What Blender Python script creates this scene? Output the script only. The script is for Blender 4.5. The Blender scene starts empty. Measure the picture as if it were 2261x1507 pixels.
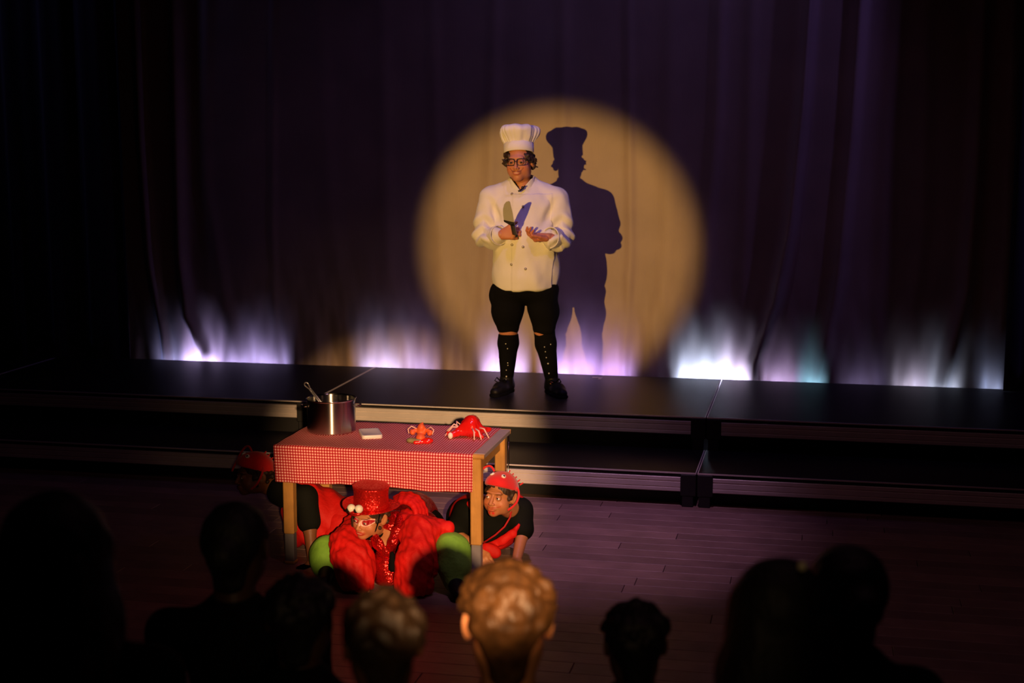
import bpy, math, random
import numpy as np
from mathutils import Vector, Matrix, Euler

random.seed(7)
np.random.seed(7)
SC = bpy.context.scene
C = SC.collection
R = math.radians

# ------------------------------------------------------------------ camera
W_PX, H_PX, F_PX = 2261, 1507, 3200.0
CAM_H, YAW, PITCH = 2.15, 12.0, 8.32
cd = bpy.data.cameras.new('camera')
cam = bpy.data.objects.new('camera', cd)
C.objects.link(cam)
cam.location = (0, 0, CAM_H)
cam.rotation_euler = (R(90 - PITCH), 0, R(YAW))
cd.sensor_width = 36
cd.lens = F_PX / W_PX * 36
cd.dof.use_dof = True
cd.dof.focus_distance = 7.9
cd.dof.aperture_fstop = 2.2
SC.camera = cam

# ------------------------------------------------------------------ view / world
SC.view_settings.view_transform = 'Standard'
SC.view_settings.look = 'None'
SC.view_settings.exposure = 0.0
SC.view_settings.gamma = 1.0
SC.view_settings.use_curve_mapping = False
wd = bpy.data.worlds.new('hall_dark')
SC.world = wd
wd.use_nodes = True
wd.node_tree.nodes['Background'].inputs[0].default_value = (0.16, 0.12, 0.30, 1)
wd.node_tree.nodes['Background'].inputs[1].default_value = 0.0006


# ------------------------------------------------------------------ lights
def aim(o, target):
    d = Vector(target) - o.location
    o.rotation_euler = d.to_track_quat('-Z', 'Y').to_euler()


def spot(name, loc, target, watts, col, half_deg, blend, radius):
    l = bpy.data.lights.new(name, 'SPOT')
    l.energy = watts
    l.color = col
    l.spot_size = R(2 * half_deg)
    l.spot_blend = blend
    l.shadow_soft_size = radius
    o = bpy.data.objects.new(name, l)
    C.objects.link(o)
    o.location = loc
    aim(o, target)
    return o


def area(name, loc, target, watts, col, sx, sy, spread=180):
    l = bpy.data.lights.new(name, 'AREA')
    l.energy = watts
    l.color = col
    l.shape = 'RECTANGLE'
    l.size = sx
    l.size_y = sy
    l.spread = R(spread)
    o = bpy.data.objects.new(name, l)
    C.objects.link(o)
    o.location = loc
    aim(o, target)
    return o


# two follow spots standing among the audience, violet washes from the lighting bar
spot('follow_spot_chef', (-3.2, -1.5, 2.35), (-1.90, 10.4, 1.29), 3450, (1.0, 0.56, 0.14), 5.35, 0.45, 0.035)
spot('follow_spot_table', (0.72, -1.5, 2.55), (-1.90, 6.7, 0.53), 3700, (1.0, 0.56, 0.26), 5.0, 0.55, 0.04)
spot('added_spill_table', (0.72, -1.5, 2.55), (-1.90, 6.7, 0.53), 50, (1.0, 0.62, 0.32), 9.6, 0.6, 0.04)  # weak wide lamp added at the same position to light the hair clip
spot('violet_wash_chef', (-1.4, 5.4, 5.4), (-1.85, 9.6, 1.5), 150, (0.50, 0.30, 1.0), 13, 1.0, 0.12)
spot('violet_top_chef', (-1.75, 8.5, 5.6), (-1.92, 9.33, 1.5), 95, (0.46, 0.32, 1.0), 5.5, 0.8, 0.1)
spot('violet_wash_floor', (-0.7, 5.6, 5.4), (-1.32, 7.5, 0.0), 370, (0.82, 0.42, 0.84), 15, 1.0, 0.15)
spot('violet_wash_curtain', (-1.2, 8.8, 5.6), (-1.6, 10.4, 2.6), 34, (0.38, 0.27, 1.0), 40, 1.0, 0.1)
spot('violet_wash_side', (3.4, 9.2, 4.8), (-0.2, 10.4, 1.6), 75, (0.32, 0.20, 1.0), 35, 0.9, 0.1)
spot('violet_wash_far_side', (-7.2, 9.0, 4.6), (-4.2, 10.4, 1.8), 13, (0.30, 0.26, 1.0), 35, 0.9, 0.1)
spot('red_wash_floor', (0.5, 4.2, 5.4), (-0.6, 6.2, 0.0), 24, (1.0, 0.42, 0.52), 56, 1.0, 0.2)


# ------------------------------------------------------------------ pixel helpers
_y, _p = R(YAW), R(PITCH)
_fw = Vector((-math.sin(_y) * math.cos(_p), math.cos(_y) * math.cos(_p), -math.sin(_p)))
_rt = Vector((math.cos(_y), math.sin(_y), 0))
_up = _rt.cross(_fw)
_o = Vector((0, 0, CAM_H))


def ray(x, y):
    return _fw + _rt * ((x - W_PX / 2) / F_PX) - _up * ((y - H_PX / 2) / F_PX)


def pz(x, y, z=0.0):
    d = ray(x, y)
    return _o + d * ((z - CAM_H) / d.z)


def py(x, y, Y):
    d = ray(x, y)
    return _o + d * (Y / d.y)


def pd(x, y, dist):
    return _o + ray(x, y) * dist


# ------------------------------------------------------------------ materials
MATS = {}


def mat(name, col, rough=0.6, metal=0.0, bump=None, vary=0.12, vscale=6.0, spec=0.5, sheen=0.0,
        coat=0.0, trans=0.0, objrand=0.0):
    """procedural principled material: colour broken up by noise; bump=(scale, strength, stretch)"""
    if name in MATS:
        return MATS[name]
    m = bpy.data.materials.new(name)
    m.use_nodes = True
    nt = m.node_tree
    b = nt.nodes['Principled BSDF']
    b.inputs['Roughness'].default_value = rough
    b.inputs['Metallic'].default_value = metal
    b.inputs['Specular IOR Level'].default_value = spec
    b.inputs['Sheen Weight'].default_value = sheen
    b.inputs['Coat Weight'].default_value = coat
    b.inputs['Transmission Weight'].default_value = trans
    tc = nt.nodes.new('ShaderNodeTexCoord')
    if col == 'ATTR':
        at = nt.nodes.new('ShaderNodeAttribute')
        at.attribute_name = 'Col'
        nt.links.new(at.outputs['Color'], b.inputs['Base Color'])
    else:
        n = nt.nodes.new('ShaderNodeTexNoise')
        n.inputs['Scale'].default_value = vscale
        n.inputs['Detail'].default_value = 4
        nt.links.new(tc.outputs['Object'], n.inputs['Vector'])
        mr = nt.nodes.new('ShaderNodeMapRange')
        mr.inputs['From Min'].default_value = 0.3
        mr.inputs['From Max'].default_value = 0.7
        mr.inputs['To Min'].default_value = 1 - vary
        mr.inputs['To Max'].default_value = 1 + vary
        nt.links.new(n.outputs['Fac'], mr.inputs['Value'])
        mul = nt.nodes.new('ShaderNodeVectorMath')
        mul.operation = 'SCALE'
        mul.inputs[0].default_value = col
        if objrand:
            oi = nt.nodes.new('ShaderNodeObjectInfo')
            m2 = nt.nodes.new('ShaderNodeMapRange')
            m2.inputs['To Min'].default_value = 1 - objrand
            m2.inputs['To Max'].default_value = 1 + objrand
            nt.links.new(oi.outputs['Random'], m2.inputs['Value'])
            mm = nt.nodes.new('ShaderNodeMath')
            mm.operation = 'MULTIPLY'
            nt.links.new(mr.outputs[0], mm.inputs[0])
            nt.links.new(m2.outputs[0], mm.inputs[1])
            nt.links.new(mm.outputs[0], mul.inputs['Scale'])
        else:
            nt.links.new(mr.outputs[0], mul.inputs['Scale'])
        nt.links.new(mul.outputs[0], b.inputs['Base Color'])
    if bump:
        sc, st, stretch = bump
        mp = nt.nodes.new('ShaderNodeMapping')
        mp.inputs['Scale'].default_value = stretch
        nt.links.new(tc.outputs['Object'], mp.inputs['Vector'])
        n2 = nt.nodes.new('ShaderNodeTexNoise')
        n2.inputs['Scale'].default_value = sc
        n2.inputs['Detail'].default_value = 3
        nt.links.new(mp.outputs[0], n2.inputs['Vector'])
        bp = nt.nodes.new('ShaderNodeBump')
        bp.inputs['Strength'].default_value = st
        bp.inputs['Distance'].default_value = 0.01
        nt.links.new(n2.outputs['Fac'], bp.inputs['Height'])
        nt.links.new(bp.outputs[0], b.inputs['Normal'])
    MATS[name] = m
    return m


def glitter(name, col, scale=260.0, tilt=0.55, rough=0.22, metal=0.75):
    """sequins: every voronoi cell has its own tilt"""
    m = bpy.data.materials.new(name)
    m.use_nodes = True
    nt = m.node_tree
    b = nt.nodes['Principled BSDF']
    b.inputs['Base Color'].default_value = (*col, 1)
    b.inputs['Roughness'].default_value = rough
    b.inputs['Metallic'].default_value = metal
    tc = nt.nodes.new('ShaderNodeTexCoord')
    v = nt.nodes.new('ShaderNodeTexVoronoi')
    v.inputs['Scale'].default_value = scale
    nt.links.new(tc.outputs['Object'], v.inputs['Vector'])
    sub = nt.nodes.new('ShaderNodeVectorMath')
    sub.operation = 'SUBTRACT'
    sub.inputs[1].default_value = (0.5, 0.5, 0.5)
    nt.links.new(v.outputs['Color'], sub.inputs[0])
    sc = nt.nodes.new('ShaderNodeVectorMath')
    sc.operation = 'SCALE'
    sc.inputs['Scale'].default_value = tilt
    nt.links.new(sub.outputs[0], sc.inputs[0])
    ge = nt.nodes.new('ShaderNodeNewGeometry')
    ad = nt.nodes.new('ShaderNodeVectorMath')
    ad.operation = 'ADD'
    nt.links.new(ge.outputs['Normal'], ad.inputs[0])
    nt.links.new(sc.outputs[0], ad.inputs[1])
    no = nt.nodes.new('ShaderNodeVectorMath')
    no.operation = 'NORMALIZE'
    nt.links.new(ad.outputs[0], no.inputs[0])
    nt.links.new(no.outputs[0], b.inputs['Normal'])
    MATS[name] = m
    return m


def gingham(name, pitch):
    m = bpy.data.materials.new(name)
    m.use_nodes = True
    nt = m.node_tree
    b = nt.nodes['Principled BSDF']
    b.inputs['Roughness'].default_value = 0.85
    uv = nt.nodes.new('ShaderNodeUVMap')
    sx = nt.nodes.new('ShaderNodeSeparateXYZ')
    nt.links.new(uv.outputs[0], sx.inputs[0])
    st = []
    for k in ('X', 'Y'):
        d = nt.nodes.new('ShaderNodeMath')
        d.operation = 'DIVIDE'
        d.inputs[1].default_value = pitch
        nt.links.new(sx.outputs[k], d.inputs[0])
        f = nt.nodes.new('ShaderNodeMath')
        f.operation = 'FRACT'
        nt.links.new(d.outputs[0], f.inputs[0])
        g = nt.nodes.new('ShaderNodeMath')
        g.operation = 'GREATER_THAN'
        g.inputs[1].default_value = 0.5
        nt.links.new(f.outputs[0], g.inputs[0])
        st.append(g)
    a = nt.nodes.new('ShaderNodeMath')
    a.operation = 'ADD'
    nt.links.new(st[0].outputs[0], a.inputs[0])
    nt.links.new(st[1].outputs[0], a.inputs[1])
    h = nt.nodes.new('ShaderNodeMath')
    h.operation = 'MULTIPLY'
    h.inputs[1].default_value = 0.5
    nt.links.new(a.outputs[0], h.inputs[0])
    cr = nt.nodes.new('ShaderNodeValToRGB')
    cr.color_ramp.interpolation = 'CONSTANT'
    e = cr.color_ramp.elements
    e[0].position, e[0].color = 0.0, (0.33, 0.004, 0.012, 1)
    e[1].position, e[1].color = 0.25, (0.64, 0.045, 0.065, 1)
    x = e.new(0.75)
    x.color = (0.92, 0.60, 0.58, 1)
    nt.links.new(h.outputs[0], cr.inputs[0])
    nt.links.new(cr.outputs[0], b.inputs['Base Color'])
    MATS[name] = m
    return m


M_skin = mat('skin', 'ATTR', 0.5, bump=(60, 0.08, (1, 1, 1)), spec=0.4)
M_white_cotton = mat('white_cotton', (0.82, 0.79, 0.74), 0.85, bump=(30, 0.12, (1, 1, 1)), vary=0.03, sheen=0.2)
M_black_cloth = mat('black_cloth', (0.0035, 0.0035, 0.004), 0.9, spec=0.12, bump=(90, 0.15, (1, 1, 1)))
M_black_tee = mat('black_tee', (0.0065, 0.0075, 0.006), 0.85, spec=0.12, bump=(40, 0.15, (1, 1, 1)))
M_black_shoe = mat('black_leather', (0.008, 0.0075, 0.0075), 0.5, spec=0.25)
M_dark_hair = mat('dark_brown_hair', (0.035, 0.018, 0.009), 0.55, bump=(90, 0.5, (1, 1, .3)), vary=0.4, vscale=30)
M_black_hair = mat('black_hair', (0.006, 0.005, 0.005), 0.6, bump=(90, 0.5, (1, 1, .3)))
M_brown_hair = mat('golden_brown_hair', (0.085, 0.037, 0.0105), 0.5, bump=(70, 0.6, (1, 1, .5)), vary=0.5, vscale=28)
M_mid_hair = mat('mid_brown_hair', (0.028, 0.014, 0.005), 0.55, bump=(80, 0.6, (1, 1, .4)), vary=0.4, vscale=25)
M_red_felt = mat('red_felt', (0.74, 0.008, 0.008), 0.85, bump=(200, 0.25, (1, 1, 1)), sheen=0.3)
M_red_satin = mat('red_satin', (0.62, 0.008, 0.006), 0.68, bump=(26, 0.6, (1, 1, 1)), vary=0.22, spec=0.3)
M_red_pipe = mat('red_piping', (0.45, 0.006, 0.012), 0.7)
M_red_glit = glitter('red_sequins', (0.62, 0.012, 0.012))
M_red_hat = glitter('red_glitter_hat', (0.74, 0.02, 0.016), 300, 0.62, 0.30, 0.65)
M_green = mat('green_fabric', (0.21, 0.50, 0.05), 0.75, bump=(30, 0.4, (1, 1, 1)), vary=0.2, vscale=12)
M_toy_white = mat('white_plastic', (0.86, 0.83, 0.74), 0.35, vary=0.02)
M_toy_black = mat('black_plastic', (0.008, 0.008, 0.008), 0.3)
M_steel = mat('polished_steel', (0.62, 0.61, 0.60), 0.09, 1.0, vary=0.03)
def brushed(name, col, rough, aniso):
    m = mat(name, col, rough, 1.0, vary=0.03)
    nt = m.node_tree
    b = nt.nodes['Principled BSDF']
    b.inputs['Anisotropic'].default_value = aniso
    b.inputs['Anisotropic Rotation'].default_value = 0.25
    t = nt.nodes.new('ShaderNodeTangent')
    t.direction_type = 'RADIAL'
    t.axis = 'Z'
    nt.links.new(t.outputs[0], b.inputs['Tangent'])
    return m


M_pot = brushed('brushed_pot_steel', (0.60, 0.59, 0.58), 0.22, 0.93)
M_ladle = mat('ladle_steel', (0.75, 0.75, 0.78), 0.28, 0.9, vary=0.03)
M_blade = mat('knife_steel', (0.72, 0.69, 0.70), 0.45, 0.0, vary=0.03)
M_alu = mat('brushed_aluminium', (0.82, 0.76, 0.70), 0.45, 0.35, bump=(6, 0.12, (.02, 70, 70)), vary=0.08)
M_deck = mat('black_deck_board', (0.0095, 0.0088, 0.009), 0.40, spec=0.35, bump=(120, 0.12, (1, 1, 1)), vary=0.25, vscale=3)
M_deck_dark = mat('black_painted_metal', (0.010, 0.010, 0.010), 0.6)
M_wood = mat('golden_beech', (0.56, 0.29, 0.075), 0.45, bump=(14, 0.15, (12, 12, 1)), vary=0.18, vscale=9)
M_laminate = mat('grey_laminate', (0.42, 0.35, 0.30), 0.45, vary=0.05)
M_greymetal = mat('grey_sleeve', (0.20, 0.19, 0.21), 0.5)
M_plank = mat('plank_oak', (0.33, 0.205, 0.175), 0.42, bump=(9, 0.25, (1, 14, 14)), vary=0.22, vscale=5, objrand=0.2)
M_subfloor = mat('subfloor_dark', (0.02, 0.014, 0.012), 0.9)
M_wall = mat('black_wall', (0.012, 0.012, 0.013), 0.9)
M_curtain = mat('taupe_satin_curtain', (0.38, 0.28, 0.20), 0.55, bump=(14, 0.12, (14, 14, 0.5)), vary=0.10, vscale=2.5, sheen=0.25)
M_wing = mat('black_velvet', (0.010, 0.010, 0.012), 0.85, sheen=0.3)
M_cloth = gingham('red_gingham', 0.0137)
M_gold = mat('gold_clip', (0.95, 0.90, 0.58), 0.35, 0.0, vary=0.02)
M_tape = mat('white_tape', (0.75, 0.73, 0.68), 0.7)
M_candy = mat('red_cellophane', (0.70, 0.012, 0.008), 0.16, coat=0.6, bump=(26, 0.5, (1, 1, 1)))
M_orange = mat('orange_felt', (0.78, 0.13, 0.03), 0.5, bump=(40, 0.3, (1, 1, 1)))
M_straw = mat('pink_white_cord', (0.90, 0.55, 0.45), 0.5)
M_olive = mat('olive_felt', (0.30, 0.26, 0.10), 0.7)
M_lens = mat('lamp_lens', (0.8, 0.8, 0.85), 0.2)
M_button = mat('grey_button', (0.42, 0.38, 0.32), 0.25, 0.3, vary=0.02)
M_board = mat('white_board', (0.78, 0.74, 0.72), 0.4, vary=0.02)


def glass():
    m = bpy.data.materials.new('spectacle_glass')
    m.use_nodes = True
    nt = m.node_tree
    nt.nodes.remove(nt.nodes['Principled BSDF'])
    t = nt.nodes.new('ShaderNodeBsdfTransparent')
    g = nt.nodes.new('ShaderNodeBsdfGlossy')
    g.inputs['Roughness'].default_value = 0.05
    mx = nt.nodes.new('ShaderNodeMixShader')
    mx.inputs[0].default_value = 0.08
    nt.links.new(t.outputs[0], mx.inputs[1])
    nt.links.new(g.outputs[0], mx.inputs[2])
    nt.links.new(mx.outputs[0], nt.nodes['Material Output'].inputs[0])
    return m


M_glass = glass()


# ------------------------------------------------------------------ objects
def tag(o, label=None, cat=None, group=None, kind=None):
    if label:
        o['label'] = label
    if cat:
        o['category'] = cat
    if group:
        o['group'] = group
    if kind:
        o['kind'] = kind
    return o


def empty(name, loc=(0, 0, 0), rz=0.0):
    o = bpy.data.objects.new(name, None)
    C.objects.link(o)
    o.location = loc
    o.rotation_euler = (0, 0, rz)
    o.empty_display_size = 0.1
    return o


def link(name, me, m=None, parent=None, loc=None, smooth=True):
    if m is not None and len(me.materials) == 0:
        me.materials.append(m)
    if smooth and len(me.polygons):
        me.polygons.foreach_set('use_smooth', [True] * len(me.polygons))
    o = bpy.data.objects.new(name, me)
    C.objects.link(o)
    if parent:
        o.parent = parent
    if loc is not None:
        o.location = loc
    return o


def mesh(name, V, Fs, col=None):
    me = bpy.data.meshes.new(name)
    V = np.asarray(V, dtype=float)
    me.from_pydata(V.tolist(), [], Fs.tolist() if isinstance(Fs, np.ndarray) else Fs)
    me.update()
    if col is not None:
        a = me.color_attributes.new('Col', 'FLOAT_COLOR', 'POINT')
        c4 = np.ones((len(V), 4), dtype=np.float32)
        c4[:, :3] = col
        a.data.foreach_set('color', c4.ravel())
    return me


class MB:
    """collects simple solids into one mesh"""
    def __init__(s):
        s.V, s.F = [], []

    def add(s, V, Fs):
        n = len(s.V)
        s.V += [tuple(v) for v in V]
        s.F += [tuple(i + n for i in f) for f in Fs]
        return s

    def box(s, lo, hi, bev=0.0):
        (x0, y0, z0), (x1, y1, z1) = lo, hi
        if bev <= 0:
            V = [(x, y, z) for z in (z0, z1) for y in (y0, y1) for x in (x0, x1)]
            return s.add(V, [(0, 2, 3, 1), (4, 5, 7, 6), (0, 1, 5, 4), (2, 6, 7, 3), (0, 4, 6, 2), (1, 3, 7, 5)])
        # chamfer on every edge
        c = Vector(((x0 + x1) / 2, (y0 + y1) / 2, (z0 + z1) / 2))
        h = Vector(((x1 - x0) / 2, (y1 - y0) / 2, (z1 - z0) / 2))
        V, ids = [], {}
        for sx in (-1, 1):
            for sy in (-1, 1):
                for sz in (-1, 1):
                    for ax in range(3):
                        q = Vector((sx, sy, sz))
                        p = Vector((q[i] * (h[i] - (0 if i == ax else bev)) for i in range(3)))
                        ids[(sx, sy, sz, ax)] = len(V)
                        V.append(tuple(c + p))
        Fs = []
        for ax in range(3):
            u, v = (ax + 1) % 3, (ax + 2) % 3
            for sg in (-1, 1):
                f = []
                for a, b in ((-1, -1), (1, -1), (1, 1), (-1, 1)):
                    q = [0, 0, 0]
                    q[ax], q[u], q[v] = sg, a, b
                    f.append(ids[(*q, ax)])
                Fs.append(tuple(f if sg > 0 else f[::-1]))
        for ax in range(3):
            u, v = (ax + 1) % 3, (ax + 2) % 3
            for a in (-1, 1):
                for b in (-1, 1):
                    q0, q1 = [0, 0, 0], [0, 0, 0]
                    q0[ax], q0[u], q0[v] = -1, a, b
                    q1[ax], q1[u], q1[v] = 1, a, b
                    f = (ids[(*q0, u)], ids[(*q1, u)], ids[(*q1, v)], ids[(*q0, v)])
                    Fs.append(f if a * b > 0 else f[::-1])
        for sx in (-1, 1):
            for sy in (-1, 1):
                for sz in (-1, 1):
                    f = tuple(ids[(sx, sy, sz, i)] for i in range(3))
                    Fs.append(f if sx * sy * sz > 0 else f[::-1])
        return s.add(V, Fs)

    def tube(s, pts, r, n=8, closed=False, caps=True):
        pts = [Vector(p) for p in pts]
        m = len(pts)
        rs = r if isinstance(r, (list, tuple)) else [r] * m
        V = []
        prev = None
        for i, p in enumerate(pts):
            a = pts[i - 1] if (i or closed) else pts[0]
            b = pts[(i + 1) % m] if (i < m - 1 or closed) else pts[-1]
            t = (b - a).normalized()
            if prev is None:
                prev = Vector((0, 0, 1)) if abs(t.z) < 0.9 else Vector((1, 0, 0))
            u = (prev - t * prev.dot(t)).normalized()
            w = t.cross(u)
            prev = u
            for k in range(n):
                an = 2 * math.pi * k / n
                V.append(p + (u * math.cos(an) + w * math.sin(an)) * rs[i])
        Fs = []
        for i in range(m if closed else m - 1):
            j = (i + 1) % m
            for k in range(n):
                l = (k + 1) % n
                Fs.append((i * n + k, i * n + l, j * n + l, j * n + k))
        if caps and not closed:
            Fs.append(tuple(range(n))[::-1])
            Fs.append(tuple((m - 1) * n + k for k in range(n)))
        return s.add(V, Fs)

    def lathe(s, prof, n=48, c=(0, 0, 0), fn=None, closed=False):
        """profile of (radius, z); fn(angle, i, r, z) -> r, z"""
        V, Fs = [], []
        m = len(prof)
        for i, (r, z) in enumerate(prof):
            for k in range(n):
                a = 2 * math.pi * k / n
                rr, zz = fn(a, i, r, z) if fn else (r, z)
                V.append((c[0] + rr * math.cos(a), c[1] + rr * math.sin(a), c[2] + zz))
        for i in range(m if closed else m - 1):
            j = (i + 1) % m
            for k in range(n):
                l = (k + 1) % n
                Fs.append((i * n + k, i * n + l, j * n + l, j * n + k))
        return s.add(V, Fs)

    def ball(s, c, r, n=12):
        r = r if isinstance(r, (tuple, list)) else (r, r, r)
        prof = [(math.sin(math.pi * i / n), -math.cos(math.pi * i / n)) for i in range(n + 1)]
        V, Fs = [], []
        m2 = 2 * n
        for pr, pzv in prof:
            for k in range(m2):
                a = 2 * math.pi * k / m2
                V.append((c[0] + r[0] * pr * math.cos(a), c[1] + r[1] * pr * math.sin(a), c[2] + r[2] * pzv))
        for i in range(n):
            for k in range(m2):
                l = (k + 1) % m2
                Fs.append((i * m2 + k, i * m2 + l, (i + 1) * m2 + l, (i + 1) * m2 + k))
        return s.add(V, Fs)

    def prism(s, outline, y0, y1):
        """outline of (x, z) extruded along y"""
        n = len(outline)
        V = [(x, y0, z) for x, z in outline] + [(x, y1, z) for x, z in outline]
        Fs = [tuple(range(n)), tuple(range(n, 2 * n))[::-1]]
        for i in range(n):
            j = (i + 1) % n
            Fs.append((j, i, i + n, j + n))
        return s.add(V, Fs)

    def xf(s, Mx):
        s.V = [tuple(Mx @ Vector(v)) for v in s.V]
        return s

    def build(s, name, m, parent=None, smooth=False, loc=None):
        return link(name, mesh(name, s.V, s.F), m, parent, loc, smooth)


# ------------------------------------------------------------------ smooth solids (distance fields -> surface nets)
def nets(D, lo, h):
    S = D < 0
    cnt = np.zeros(tuple(d - 1 for d in D.shape), np.int8)
    for a in (0, 1):
        for b in (0, 1):
            for c in (0, 1):
                cnt += S[a:a + cnt.shape[0], b:b + cnt.shape[1], c:c + cnt.shape[2]]
    act = (cnt > 0) & (cnt < 8)
    ii = np.argwhere(act)
    idx = -np.ones(act.shape, np.int64)
    idx[act] = np.arange(len(ii))
    acc = np.zeros((len(ii), 3))
    num = np.zeros(len(ii))
    cor = [(a, b, c) for a in (0, 1) for b in (0, 1) for c in (0, 1)]
    for p in cor:
        for ax in range(3):
            if p[ax] == 0:
                q = list(p)
                q[ax] = 1
                da = D[ii[:, 0] + p[0], ii[:, 1] + p[1], ii[:, 2] + p[2]]
                db = D[ii[:, 0] + q[0], ii[:, 1] + q[1], ii[:, 2] + q[2]]
                m = (da < 0) != (db < 0)
                t = np.where(m, da / np.where(m, da - db, 1), 0)
                for k in range(3):
                    acc[:, k] += np.where(m, p[k] + t * (q[k] - p[k]), 0)
                num += m
    V = np.asarray(lo) + h * (ii + acc / num[:, None])
    Fs = []
    for ax in range(3):
        u, v = (ax + 1) % 3, (ax + 2) % 3
        sl0 = [slice(None)] * 3
        sl1 = [slice(None)] * 3
        sl0[ax] = slice(0, -1)
        sl1[ax] = slice(1, None)
        E = np.argwhere(S[tuple(sl0)] != S[tuple(sl1)])
        ok = (E[:, u] > 0) & (E[:, v] > 0) & (E[:, u] < D.shape[u] - 1) & (E[:, v] < D.shape[v] - 1)
        E = E[ok]
        flip = S[E[:, 0], E[:, 1], E[:, 2]]
        q = []
        for du, dv in ((-1, -1), (0, -1), (0, 0), (-1, 0)):
            e = E.copy()
            e[:, u] += du
            e[:, v] += dv
            q.append(idx[e[:, 0], e[:, 1], e[:, 2]])
        q = np.stack(q, 1)
        q[~flip] = q[~flip][:, ::-1]
        Fs.append(q)
    return V, np.concatenate(Fs)


class Field:
    def __init__(s, lo, hi, h):
        s.lo = np.array(lo, float)
        s.h = h
        n = np.ceil((np.array(hi) - s.lo) / h).astype(int) + 1
        s.D = np.full(n, 1.0, np.float32)
        s.ax = [s.lo[i] + h * np.arange(n[i]) for i in range(3)]

    def win(s, lo, hi, pad):
        a = np.floor((np.array(lo) - pad - s.lo) / s.h).astype(int)
        b = np.ceil((np.array(hi) + pad - s.lo) / s.h).astype(int) + 1
        a = np.clip(a, 0, s.D.shape)
        b = np.clip(b, 0, s.D.shape)
        if np.any(b <= a):
            return None, None
        sl = tuple(slice(a[i], b[i]) for i in range(3))
        g = np.meshgrid(*[s.ax[i][a[i]:b[i]] for i in range(3)], indexing='ij')
        return sl, np.stack(g, -1)

    def _un(s, sl, d, k):
        D = s.D[sl]
        if k <= 0:
            s.D[sl] = np.minimum(D, d)
        else:
            t = np.clip(0.5 + 0.5 * (D - d) / k, 0, 1)
            s.D[sl] = D * (1 - t) + d * t - k * t * (1 - t)

    def _su(s, sl, d, k):
        D = s.D[sl]
        d = -d
        if k <= 0:
            s.D[sl] = np.maximum(D, d)
        else:
            t = np.clip(0.5 - 0.5 * (D - d) / k, 0, 1)
            s.D[sl] = D * (1 - t) + d * t + k * t * (1 - t)

    def cone(s, a, b, ra, rb, k=0.02, sq=None, sub=False):
        a, b = np.array(a, float), np.array(b, float)
        r = max(ra, rb)
        m = r * (max(1.0, sq[1]) if sq else 1)
        sl, P = s.win(np.minimum(a, b) - m, np.maximum(a, b) + m, k + 2 * s.h)
        if sl is None:
            return s
        ab = b - a
        q = P - a
        t = np.clip(q @ ab / max(ab @ ab, 1e-12), 0, 1)
        v = q - t[..., None] * ab
        f = 1.0
        if sq:
            u = np.array(sq[0], float)
            u /= np.linalg.norm(u)
            c = v @ u
            v = v + (c / sq[1] - c)[..., None] * u
            f = min(1.0, sq[1])
        d = (np.sqrt((v * v).sum(-1)) - (ra + (rb - ra) * t)) * f
        (s._su if sub else s._un)(sl, d, k)
        return s

    def chain(s, pts, rs, k=0.02, **kw):
        for i in range(len(pts) - 1):
            s.cone(pts[i], pts[i + 1], rs[i], rs[i + 1], k, **kw)
        return s

    def ell(s, c, r, k=0.02, rot=None, sub=False):
        c, r = np.array(c, float), np.array(r, float)
        m = r.max() if rot is not None else r
        sl, P = s.win(c - m, c + m, k + 2 * s.h)
        if sl is None:
            return s
        q = P - c
        if rot is not None:
            q = q @ np.array(rot.to_3x3())
        k0 = np.sqrt(((q / r) ** 2).sum(-1))
        k1 = np.sqrt(((q / (r * r)) ** 2).sum(-1)) + 1e-9
        d = k0 * (k0 - 1) / k1
        (s._su if sub else s._un)(sl, d, k)
        return s

    def half(s, p, n, k=0.0):
        """cut away the side that n points to"""
        n = np.array(n, float)
        n /= np.linalg.norm(n)
        g = np.meshgrid(*s.ax, indexing='ij')
        d = (g[0] - p[0]) * n[0] + (g[1] - p[1]) * n[1] + (g[2] - p[2]) * n[2]
        s._su(tuple(slice(None) for _ in range(3)), -d, k)
        return s

    def fn(s, fun, k=0.0, sub=True):
        g = np.meshgrid(*s.ax, indexing='ij')
        (s._su if sub else s._un)(tuple(slice(None) for _ in range(3)), fun(*g), k)
        return s

    def get(s):
        return nets(s.D, s.lo, s.h)


_K = np.random.RandomState(3).normal(size=(24, 3))
_K /= np.linalg.norm(_K, axis=1)[:, None]
_PH = np.random.RandomState(4).uniform(0, 6.28, 24)


def wob(V, freq, seed=0, n=6):
    V = np.asarray(V)
    o = np.zeros(len(V))
    for i in range(n):
        j = (i + seed * 5) % 24
        o += np.sin(V @ _K[j] * freq * (0.7 + 0.16 * i) + _PH[j])
    return o / n


def vnormals(V, Fs):
    f = np.asarray(Fs)
    n = np.cross(V[f[:, 2]] - V[f[:, 0]], V[f[:, 3]] - V[f[:, 1]])
    N = np.zeros_like(V)
    for k in range(4):
        np.add.at(N, f[:, k], n)
    return N / (np.linalg.norm(N, axis=1)[:, None] + 1e-12)


def wrinkle(V, Fs, amp, freq, seed=0):
    return V + vnormals(V, Fs) * (wob(V, freq, seed) * amp)[:, None]


def fobj(name, fld, m, parent=None, wr=None, col=None):
    V, Fs = fld.get()
    if wr:
        for w in (wr if isinstance(wr, list) else [wr]):
            V = wrinkle(V, Fs, *w)
    return link(name, mesh(name, V, Fs, col), m, parent)


def joined(parts):
    """[(V, F, col)] -> one mesh"""
    V, Fs, Cc, n = [], [], [], 0
    for v, f, c in parts:
        V.append(v)
        Fs.append(np.asarray(f) + n)
        c = np.asarray(c, float)
        Cc.append(np.tile(c, (len(v), 1)) if c.ndim == 1 else c)
        n += len(v)
    return np.concatenate(V), np.concatenate(Fs), np.concatenate(Cc)


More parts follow.
